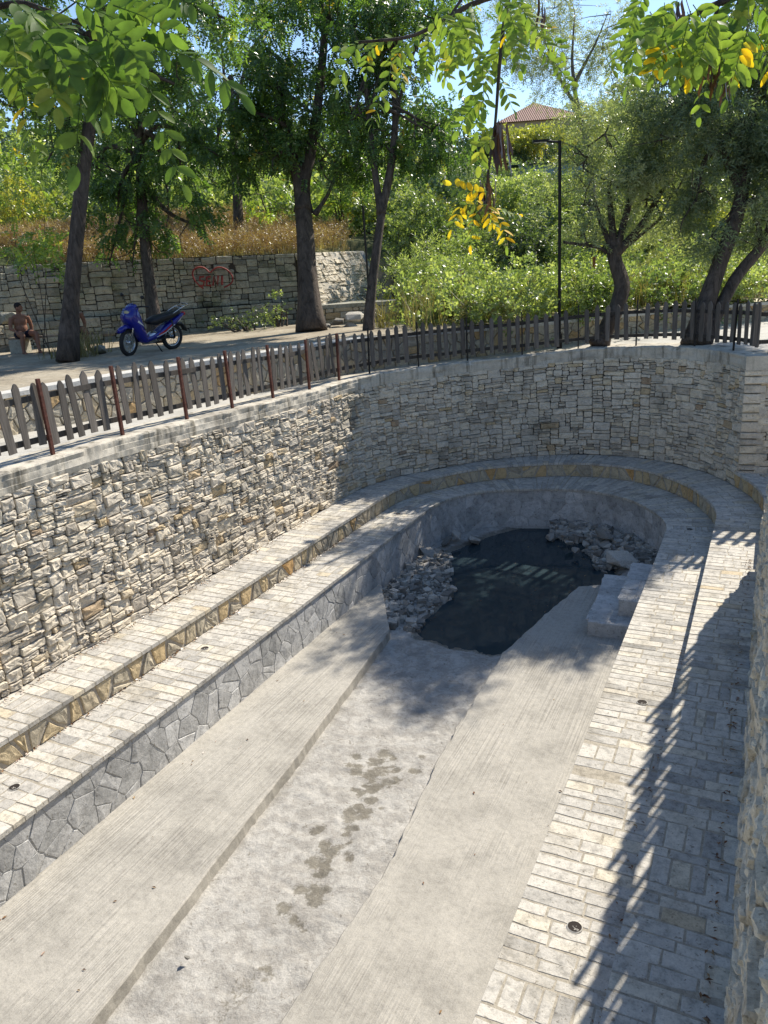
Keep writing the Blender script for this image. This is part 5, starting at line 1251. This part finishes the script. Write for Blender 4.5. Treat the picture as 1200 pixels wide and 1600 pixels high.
tree('narrow_leaf_tree', 'large dark leafed tree with two leaning trunks, at the right end of the fence', 'tree', b, [([b]+px_path([(1100, 488), (1124, 412), (1150, 345), (1165, 275), (1160, 190)], d6), .20, .11), ([b+[.15, .05, 0]]+px_path([(1118, 495), (1150, 432), (1196, 378), (1235, 320)], d6), .155, .09), (px_path([(1160, 300), (1120, 220), (1080, 160)], d6), .1, .05)],
     [(1100, 210, 100, 80), (1150, 290, 80, 70), (1190, 160, 100, 90), (1060, 130, 90, 60), (1125, 355, 60, 35), (1180, 70, 100, 80), (1190, 340, 60, 55), (1040, 200, 60, 50), (1090, 300, 55, 50), (1250, 250, 70, 120), (1110, 60, 80, 60)], d6, 'narrow', 'willow', 185, .38, droop=.5, gap=.05, tone=(.34, .22))
tree('tall_sparse_tree', 'tall thin tree with airy crown against the sky, above the tiled house', 'tree', at_d(930, 430, 31), [(px_path([(930, 430), (926, 300), (917, 215), (900, 160), (893, 95), (898, 20)], 31), .20, .02), (px_path([(905, 175), (870, 115), (850, 60)], 31), .08, .015), (px_path([(898, 130), (930, 70), (950, 20)], 31), .07, .015)],
     [(880, 100, 75, 70), (820, 70, 60, 60), (945, 60, 80, 60), (900, 180, 50, 45), (870, 10, 90, 60), (960, 140, 50, 45), (790, 20, 60, 50)], 31, 'narrow', 'willow_pale', 48, .42, droop=.3, gap=.10, tone=(.45, .25), bark='bark_pale')

def bush(name, label, cl, d, kind, mat, dens, size, tone=(.5, .24), gap=.05, group=None, droop=0.0, flat=None):
    dens = dens*2.3
    c = px_clumps(cl, d); p0 = c[0][0]; gz = height(p0[0], p0[1]); base = np.array([p0[0], p0[1], gz])
    root = empty(name, tuple(base), 0, label, 'tree' if 'tree' in name else 'shrub', group)
    mb = MB(); kr = .3 if kind == 'pinnate' and d < 20 else 1
    for cc, r in c:
        for _ in range(4 if kr == 1 else 1):
            e = cc+rng.normal(0, .35, 3)*r; mb.tube([base+rng.normal(0, .15, 3)*[1, 1, 0]-[0, 0, .2], (base+e)/2+rng.normal(0, .1, 3), e], [.04*kr, .03*kr, .012*kr], 5)
    mb.obj('stems', M['bark'], root, False, tuple(-base))
    pos, dr = clump_points(c, dens, gap); n = len(pos); dr = dr*.8+rng.normal(0, .5, (n, 3)); dr[:, 2] += .25-droop
    me = spray_mesh('foliage', kind, pos-base, dr, rng.uniform(.7, 1.3, n)*size, patchy(pos, tone, n), M[mat]); link('foliage', me, None, root); return root
BG = 'shrubs on the bank behind the low wall'
for a in [
    ('shrub', 'pale yellow green shrub on the bank at the far left', [(20, 320, 60, 45), (60, 350, 50, 35)], 24, 'broad', 'shrub_yellow', 22, .30),
    ('shrub', 'feathery light green sapling hanging over the wall at the far left', [(40, 350, 55, 60), (30, 290, 50, 50), (70, 400, 40, 30)], 17.2, 'pinnate', 'locust_light', 20, .34),
    ('background_tree', 'bluish green tree behind the left locust, at the far left of the skyline', [(40, 240, 80, 60), (100, 270, 60, 60)], 34, 'broad', 'shrub', 7, .5),
    ('background_tree', 'dark green tree behind the slim trunk', [(180, 270, 70, 70), (270, 330, 60, 50)], 32, 'broad', 'shrub_dark', 10, .45),
    ('background_tree', 'bright mid green tree behind the light locust', [(340, 320, 60, 50), (400, 345, 55, 40), (300, 320, 50, 40)], 33, 'broad', 'shrub', 10, .45),
    ('background_tree', 'yellowish tree showing between the thick and the slender trunks', [(530, 300, 50, 50), (500, 345, 45, 35)], 29, 'pinnate', 'locust_light', 16, .4),
    ('shrub', 'bright leafy shrub beside the sloping wall end', [(590, 400, 35, 45), (560, 350, 45, 30)], 29, 'broad', 'shrub', 26, .30),
    ('shrub', 'light green shrub right of the slender trunk', [(620, 380, 50, 50), (640, 330, 40, 35)], 25.5, 'broad', 'shrub', 30, .28),
    ('shrub', 'low leafy shrub with brown base at the end of the masonry platform', [(615, 470, 30, 25), (650, 478, 30, 22)], 22.3, 'broad', 'shrub_yellow', 18, .26),
    ('shrub', 'low bright shrub right of the rusty orange pole in the reeds', [(760, 470, 35, 25), (720, 475, 25, 20)], 22.3, 'broad', 'shrub', 22, .26),
    ('shrub', 'low olive shrub at the foot of the lamp post', [(850, 470, 35, 25), (815, 478, 25, 18)], 22.6, 'broad', 'shrub_dark', 24, .26),
    ('shrub', 'straw coloured dry bush right of the twisted tree', [(1005, 465, 30, 22), (1040, 462, 25, 18)], 23, 'narrow', 'straw', 34, .34),
    ('shrub', 'tall green cane like shrub above the rusty orange pole', [(640, 440, 50, 45), (690, 420, 50, 50)], 23, 'narrow', 'shrub', 40, .42),
    ('shrub', 'yellow green climber on the slope below the silvery bushes', [(690, 350, 50, 35), (740, 350, 40, 30)], 28, 'broad', 'shrub_yellow', 24, .30),
    ('shrub', 'bright shrub in the middle of the bank, left of the dark one', [(735, 410, 45, 45), (770, 440, 40, 40)], 24.5, 'broad', 'shrub', 30, .28),
    ('shrub', 'dark glossy shrub left of the lamp post', [(800, 390, 50, 50), (830, 430, 40, 50), (840, 360, 45, 40)], 25, 'broad', 'shrub_dark', 34, .28),
    ('shrub', 'round mid green shrub in front of the blue building', [(790, 305, 50, 35), (850, 300, 40, 26), (890, 335, 40, 35)], 33, 'broad', 'shrub', 26, .32),
    ('olive_bush', 'silvery bush below the pink house', [(690, 295, 45, 35), (650, 310, 40, 35)], 35, 'narrow', 'olive', 34, .5),
    ('olive_bush', 'silvery bush further left on the hillside', [(625, 290, 35, 35), (700, 262, 25, 20)], 37, 'narrow', 'olive', 30, .5),
    ('background_tree', 'yellow green tree below the tiled roof', [(850, 221, 55, 20), (915, 215, 45, 30), (800, 222, 35, 18)], 58, 'broad', 'shrub_yellow', 22, .5),
    ('background_tree', 'dark tree left of the tiled house', [(765, 225, 35, 28), (745, 250, 35, 28)], 56, 'broad', 'shrub_dark', 22, .5),
    ('background_tree', 'round tree between the pink house and the blue building', [(780, 275, 40, 25), (760, 290, 40, 25)], 45, 'broad', 'shrub', 24, .42),
    ('shrub', 'leafy shrub between the lamp post and the twisted tree', [(905, 440, 40, 45), (900, 395, 40, 35)], 24.5, 'broad', 'shrub', 30, .27),
    ('shrub', 'pale sunlit bush between the twisted tree and the leaning twin trunk', [(1030, 400, 50, 50), (1070, 420, 45, 45), (1010, 440, 45, 40)], 24.5, 'narrow', 'willow_pale', 60, .34),
    ('shrub', 'green bush behind the leaning twin trunk at the right edge', [(1130, 430, 50, 45), (1185, 420, 50, 60)], 26, 'broad', 'shrub', 30, .27),
    ('background_tree', 'grey green tree behind the twisted tree', [(990, 330, 70, 60), (1080, 340, 60, 60)], 34, 'narrow', 'willow_pale', 34, .45),
    ('background_tree', 'dark tree filling the view behind the leaning twin trunk', [(1180, 300, 70, 80), (1120, 240, 80, 60), (1000, 230, 70, 45)], 36, 'narrow', 'willow', 34, .5),
    ('shrub', 'small green plant at the foot of the graffiti wall', [(437, 478, 16, 18), (425, 495, 20, 12)], 22.2, 'broad', 'shrub', 40, .16),
    ('shrub', 'low dark weeds in the shade at the graffiti wall foot', [(390, 500, 50, 14), (345, 505, 40, 10)], 21.6, 'broad', 'shrub_dark', 26, .16),
]: bush(*a, group=BG if a[0] == 'shrub' and a[2][0][0] > 500 else None)

def blades(name, label, pts, h, w, mat, lean=.3, kind='stuff', tone=(.5, .25)):
    n = len(pts); a = rng.uniform(0, 6.28, n); hh = rng.uniform(.55, 1.2, n)*h; dx = rng.normal(0, lean, (n, 2))*hh[:, None]; s = np.column_stack([np.cos(a), np.sin(a), 0*a])*w*.5
    p0 = pts-[0, 0, .03]; p1 = p0+np.column_stack([dx*.35, hh*.6]); p2 = p0+np.column_stack([dx, hh])
    V = np.stack([p0-s, p0+s, p1+s*.8, p1-s*.8, p2+s*.25, p2-s*.25], 1).reshape(-1, 3); q = np.arange(n)[:, None]*6
    Q = np.concatenate([q+[0, 1, 2, 3], q+[3, 2, 4, 5]]); t = np.clip(rng.normal(*tone, n), 0, 1)
    o = link(name, np_mesh(name, V, Q, np.concatenate([t, t]), M[mat])); return tag(o, label, None if kind is None else name.replace('_', ' '), kind=kind)
def band(px0, px1, d0, d1, n):
    p = np.array([at_d(rng.uniform(px0, px1), 440, rng.uniform(d0, d1)) for _ in range(n)]); p[:, 2] = [height(x, y) for x, y, _ in p]; return p
p = band(-60, 545, 21.0, 31, 15000); k = np.array([gw_side(x, y) for x, y, _ in p]); p = p[(k > .45)]
blades('dry_grass', 'tall dry golden grass on the bank above the graffiti wall', p, .34, .02, 'drygrass', .35)
q = p[(rng.random(len(p)) < .28)]; 
def weeds(name, label, pts, h, size, mat, per=5):
    n = len(pts); P_ = np.repeat(pts, per, 0)+np.column_stack([rng.normal(0, .15, (n*per, 2)), rng.uniform(.1, 1, n*per)*h]); D = rng.normal(0, .6, (n*per, 3))+[0, 0, .7]
    o = link(name, spray_mesh(name, 'narrow', P_, D, rng.uniform(.6, 1.2, n*per)*size, np.clip(rng.normal(.5, .25, n*per), 0, 1), M[mat])); return tag(o, label, name.replace('_', ' '), kind='stuff')
weeds('rusty_weeds', 'rust brown dried weeds along the top of the graffiti wall', q, .5, .28, 'rustgrass')
p = band(630, 1200, 17.0, 22.0, 1700); _, ih = seg_dist(p[:, :2], HOLE); p = p[~ih]
blades('reeds', 'straw coloured reeds and stalks along the back of the low wall', p, 1.05, .018, 'straw', .25)
def lumps(name, label, pts, rad, dens, size, mat, kind='broad'):
    cl = [(p+[0, 0, r*.55], np.array([r, r, r*rng.uniform(.7, 1.25)])) for p, r in zip(pts, rng.uniform(rad[0], rad[1], len(pts)))]
    pos, dr = clump_points(cl, dens, .0); n = len(pos); dr = dr*.8+rng.normal(0, .5, (n, 3)); dr[:, 2] += .3
    cx = np.array([noise.noise(Vector(p*.25)+Vector((91, 0, 0))) for p in pos])
    o = link(name, spray_mesh(name, kind, pos, dr, rng.uniform(.7, 1.3, n)*size, np.clip(patchy(pos, (.5, .26), n)+cx*.35, 0, 1), M[mat])); return tag(o, label, name.replace('_', ' '), kind='stuff')
def outside(p): _, ih = seg_dist(p[:, :2], HOLE); return p[~ih]
lumps('undergrowth', 'low green undergrowth on the bank behind the low wall', outside(band(640, 1240, 18.0, 27.5, 340)), (.32, .85), 44, .26, 'shrub')
lumps('dry_undergrowth', 'dry yellowing undergrowth mixed into the bank behind the low wall', outside(band(640, 1240, 17.0, 22.5, 150)), (.22, .48), 44, .28, 'straw', 'narrow')
lumps('hillside_scrub', 'mixed green scrub covering the hillside behind the trees', band(-60, 620, 31, 60, 110), (1.0, 2.2), 12, .62, 'shrub')
lumps('hillside_scrub', 'olive green scrub covering the slope below the houses', band(600, 1300, 27.5, 46, 190), (.6, 1.4), 20, .42, 'shrub')
lumps('hillside_scrub', 'dark scrub in the folds of the upper slope', band(600, 1300, 30, 75, 150), (.8, 1.9), 15, .5, 'shrub_dark')
lumps('hillside_scrub', 'pale yellowish scrub patches on the slope', band(600, 1300, 28, 75, 90), (.6, 1.5), 16, .48, 'shrub_yellow')
# tufts at the left trunk
b = on_z(118, 560, TERR)
for k_, (px_, py_, n, h, lab) in enumerate([(128, 558, 150, .62, 'tall dry grass tuft at the right foot of the left trunk'), (92, 560, 60, .35, 'small grass tuft at the left foot of the left trunk'), (150, 552, 60, .6, 'thin grass stalks between the trunk and the motorbike'), (600, 512, 90, .7, 'dry grass tuft by the masonry platform end')]):
    c = on_z(px_, py_, TERR); o = blades('grass_tuft', lab, c+np.column_stack([rng.normal(0, .16, (n, 2)), np.zeros(n)]), h, .014, 'straw', .35, None); o['category'] = 'grass tuft'
# far ridge wood so the skyline closes
V, D, Sz = [], [], []
for i in range(2600):
    px_ = rng.uniform(-500, 1700); d = rng.uniform(80, 120)
    if 700 < px_ < 960: continue
    p = at_d(px_, 300, d); p[2] = height(p[0], p[1])+rng.uniform(0, 5); V.append(p); D.append(rng.normal(0, 1, 3)+[0, 0, .6])
me = spray_mesh('far_wood', 'broad', np.array(V), np.array(D), rng.uniform(2, 3.4, len(V)), np.clip(rng.normal(.4, .2, len(V)), 0, 1), M['shrub_dark']); tag(link('far_wood', me), 'distant wooded ridge along the skyline', 'wood', kind='stuff')

# ---------------- near overhanging sprays of a locust branch
def leaflet(mb, base, dirv, l, w, nrm, tone, fold=.18, droop=.15):
    dirv = dirv/np.linalg.norm(dirv); s = np.cross(nrm, dirv); s /= np.linalg.norm(s)+1e-9; n = np.cross(dirv, s)
    V = []; prof = [(0, .0), (.10, .45), (.28, .88), (.5, 1.0), (.72, .90), (.9, .55), (1.0, 0.04)]
    for t, k in prof:
        c = base+dirv*l*t-n*l*droop*t*t; V += [c-s*w*.5*k+n*w*fold*k, c, c+s*w*.5*k+n*w*fold*k]
    f = []
    for i in range(len(prof)-1): f += [(3*i, 3*i+1, 3*i+4, 3*i+3), (3*i+1, 3*i+2, 3*i+5, 3*i+4)]
    mb.add(V, f, tone)
def compound(lv, tw, pts, l, pairs, tone, yellow=0.0, wid=.42, spread=1.0):
    q = smooth_path(pts, 16); tw.tube(q, np.linspace(l*.028, l*.014, 16), 5); view = (EYE-q[8]); view /= np.linalg.norm(view)
    nrm0 = view*.75+np.array([0, 0, .75])+rng.normal(0, .35, 3); nrm0 /= np.linalg.norm(nrm0)
    for i in range(pairs+1):
        t = .10+.88*i/pairs; j = t*15; a = int(min(14, j)); p = q[a]+(q[a+1]-q[a])*(j-a); tg = q[min(15, a+1)]-q[max(0, a-1)]; tg /= np.linalg.norm(tg); sd_ = np.cross(nrm0, tg); sd_ /= np.linalg.norm(sd_)
        for sg in ((-1, 1) if i < pairs else (0,)):
            dv = tg*(.55 if sg else 1)+sd_*sg*spread*rng.uniform(.8, 1.15)+np.array([0, 0, -.28*rng.random()])+rng.normal(0, .12, 3)
            leaflet(lv, p, dv, l*rng.uniform(.85, 1.12)*(.8+.2*math.sin(3.14*t)), l*wid*rng.uniform(.9, 1.1), nrm0+rng.normal(0, .25, 3), float(np.clip(min(.88, rng.normal(tone, .11)) if rng.random() > yellow else rng.uniform(.93, 1), 0, 1)), rng.uniform(.08, .25), rng.uniform(0, .3))
def spray(name, label, twigs, leaves, pods, d, ll, tone, pairs=6, yellow=.006):
    p0 = px_path(twigs[0][0][:1], d)[0]; root = empty(name, tuple(p0), 0, label, 'branch', 'locust branches hanging over the pit'); off = tuple(-p0)
    lv = MB(); tws = []
    for L, r in twigs: tw = MB(); q = smooth_path(px_path(L, d), 18); tw.tube(q, np.linspace(r, r*.45, 18), 7, .5, .1); tw.obj('twig', M['bark'], root, True, off)
    tw = lv
    for L in leaves:
        o = {} if not isinstance(L[-1], dict) else L[-1]; pth = [x for x in L if not isinstance(x, dict)]
        compound(lv, tw, px_path(pth, d+o.get('dd', rng.uniform(-.12, .12)*d)), ll*o.get('l', 1), o.get('n', pairs), o.get('tone', tone), o.get('y', yellow), o.get('w', .42), o.get('s', 1))
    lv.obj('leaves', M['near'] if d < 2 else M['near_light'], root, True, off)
    if pods:
        for L in pods:
            x, y, n, ln = L
            for _ in range(n):
                pm = MB()
                a = at_d(x+rng.normal(0, 7), y+rng.normal(0, 8), d+rng.normal(0, .04)); e = np.array([rng.normal(0, .012), rng.normal(0, .012), -ln*rng.uniform(.7, 1.15)]); sd_ = rng.normal(0, 1, 3); sd_[2] = 0; sd_ /= np.linalg.norm(sd_)
                w = ln*.052; V = []
                for t, k in ((0, .15), (.15, .8), (.5, 1), (.85, .85), (1, .1)): c = a+e*t+np.array([math.sin(t*5+x)*.005, 0, 0]); V += [c-sd_*w*k, c+sd_*w*k]
                pm.add(V, [(2*i, 2*i+1, 2*i+3, 2*i+2) for i in range(4)], rng.random())
                pm.obj('seed_pod', M['pod'], root, False, off)
def auto_leaves(cnt, x0, x1, y0, y1, L, ang0, ang1, **kw):
    out = []
    for _ in range(cnt):
        x, y, a = rng.uniform(x0, x1), rng.uniform(y0, y1), R(rng.uniform(ang0, ang1)); l = L*rng.uniform(.7, 1.2); dx, dy = math.cos(a)*l, math.sin(a)*l
        out.append([(x, y), (x+dx*.5, y+dy*.45), (x+dx*.95, y+dy+l*.08), dict(kw)])
    return out
spray('overhanging_branch', 'large out of focus leaf spray hanging close, at the top left corner', [([(-40, 20), (30, 2), (80, 18), (132, 40)], .007), ([(-60, -30), (60, -20), (180, -30), (260, -40)], .007)],
      [[(20, 60), (32, 130), (44, 190), (54, 240), dict(n=8, tone=.70, l=.82)], [(118, 60), (128, 130), (122, 190), (118, 262), dict(n=4, tone=.55, l=1.35, y=.03)], [(200, 60), (235, 140), (262, 220), (288, 292), dict(n=7, tone=.5, l=1.0)],
       [(150, 40), (230, 70), (310, 92), (378, 150), dict(n=8, tone=.30, l=1.15, s=.6)], [(60, 10), (100, 50), (150, 110), dict(n=6, tone=.5)], [(0, 50), (50, 85), (100, 125), dict(n=6, tone=.6, l=1)], [(110, 0), (160, 20), (225, 50), dict(n=6, tone=.42, l=1.1)],
       [(20, 0), (60, 40), (70, 110), dict(n=6, tone=.5, l=1.1)], [(-20, 80), (20, 120), (50, 150), dict(n=5, tone=.66)], [(130, 60), (160, 110), (165, 160), dict(n=5, tone=.38, l=1.1)], [(160, 30), (200, 90), (215, 150), dict(n=6, tone=.36, l=1.1)], [(-30, 10), (10, 40), (40, 60), dict(n=5, tone=.45)],
       [(90, 90), (80, 130), (90, 170), dict(n=5, tone=.7)], [(190, -20), (215, 20), (205, 60), dict(n=5, tone=.4, l=1.1)], [(250, -30), (280, 0), (310, 10), dict(n=5, tone=.4)], [(140, 110), (160, 135), (165, 175), dict(n=4, tone=.45, l=1.2)]]
      + auto_leaves(9, -20, 200, -30, 60, 90, 20, 120, l=1.1) + auto_leaves(5, 60, 260, 20, 90, 90, 30, 110, l=1.15, tone=.4), [], 1.6, .046, .5)
spray('overhanging_branch', 'leafy yellow green branch with dangling seed pods, at the top middle', [([(905, -40), (740, 2), (690, 35), (640, 60), (560, 66)], .012), ([(800, -30), (786, 40), (778, 130), (774, 200), (760, 280), (762, 330)], .009), ([(740, -30), (700, 30), (730, 70)], .007)],
      [[(640, 60), (600, 62), (560, 70), (530, 75)], [(600, 62), (575, 80), (572, 115), dict(y=.15)], [(620, 70), (625, 100), (628, 130), dict(y=.3)], [(640, 62), (610, 100), (605, 160), dict(y=.15)], [(600, 130), (590, 165), (580, 195), dict(n=5, y=.1)], [(560, 70), (540, 100), (527, 140), dict(n=5, y=.1)], [(670, 60), (668, 90), (662, 118)], [(690, 60), (685, 95), (700, 130), dict(y=.1)]]
      + auto_leaves(14, 640, 830, -20, 60, 75, 30, 150) + auto_leaves(7, 740, 850, 30, 80, 70, 40, 160) + auto_leaves(6, 735, 780, 90, 180, 62, 60, 150, n=5) + [[(772, 200), (755, 205), (745, 225), dict(n=5, tone=.8)], [(772, 215), (750, 230), (748, 260), dict(n=5, tone=.8)],
      [(762, 300), (735, 300), (705, 288), dict(n=5, y=.75, l=.9)], [(762, 315), (740, 340), (735, 385), dict(n=6, y=.8, w=.32, l=.9)], [(762, 320), (720, 320), (705, 360), dict(n=6, y=.75, w=.32, l=.9)], [(762, 325), (790, 330), (820, 338), dict(n=6, y=.3, w=.34, l=.9)], [(764, 328), (785, 350), (792, 385), dict(n=5, y=.6, w=.32, l=.9)], [(762, 320), (765, 340), (775, 355), dict(n=4, y=.7, w=.34, l=.9)]],
      [(782, 190, 9, .16), (776, 198, 7, .16), (760, 285, 9, .13), (754, 280, 6, .12), (848, 0, 5, .1)], 3.1, .052, .66, 7, .008)
spray('overhanging_branch', 'yellow green leaf spray with dark seed pods, at the top right corner', [([(1240, -30), (1120, 5), (1075, 28), (1030, 40)], .010), ([(1190, -30), (1150, 40), (1110, 60)], .007), ([(1130, -20), (1108, 60), (1100, 120)], .006)],
      [[(1100, 60), (1105, 120), (1092, 186), dict(n=6, l=.8, y=.05)], [(1030, 40), (1000, 60), (985, 95)], [(1020, 90), (990, 110), (980, 135), dict(n=3, l=1.1, tone=.6)]]
      + auto_leaves(14, 990, 1075, -20, 60, 80, 40, 150, l=.75) + auto_leaves(14, 1070, 1210, -30, 50, 90, 40, 130) + auto_leaves(6, 1030, 1080, 40, 85, 60, 60, 130, y=.12, l=.85) + auto_leaves(5, 1120, 1190, 40, 90, 70, 60, 120, y=.15),
      [(1132, 100, 9, .085), (1128, 95, 7, .09), (1066, 0, 9, .085), (1100, 68, 7, .08), (1113, 85, 6, .08), (1160, 0, 6, .09)], 2.1, .049, .60, 7, .008)
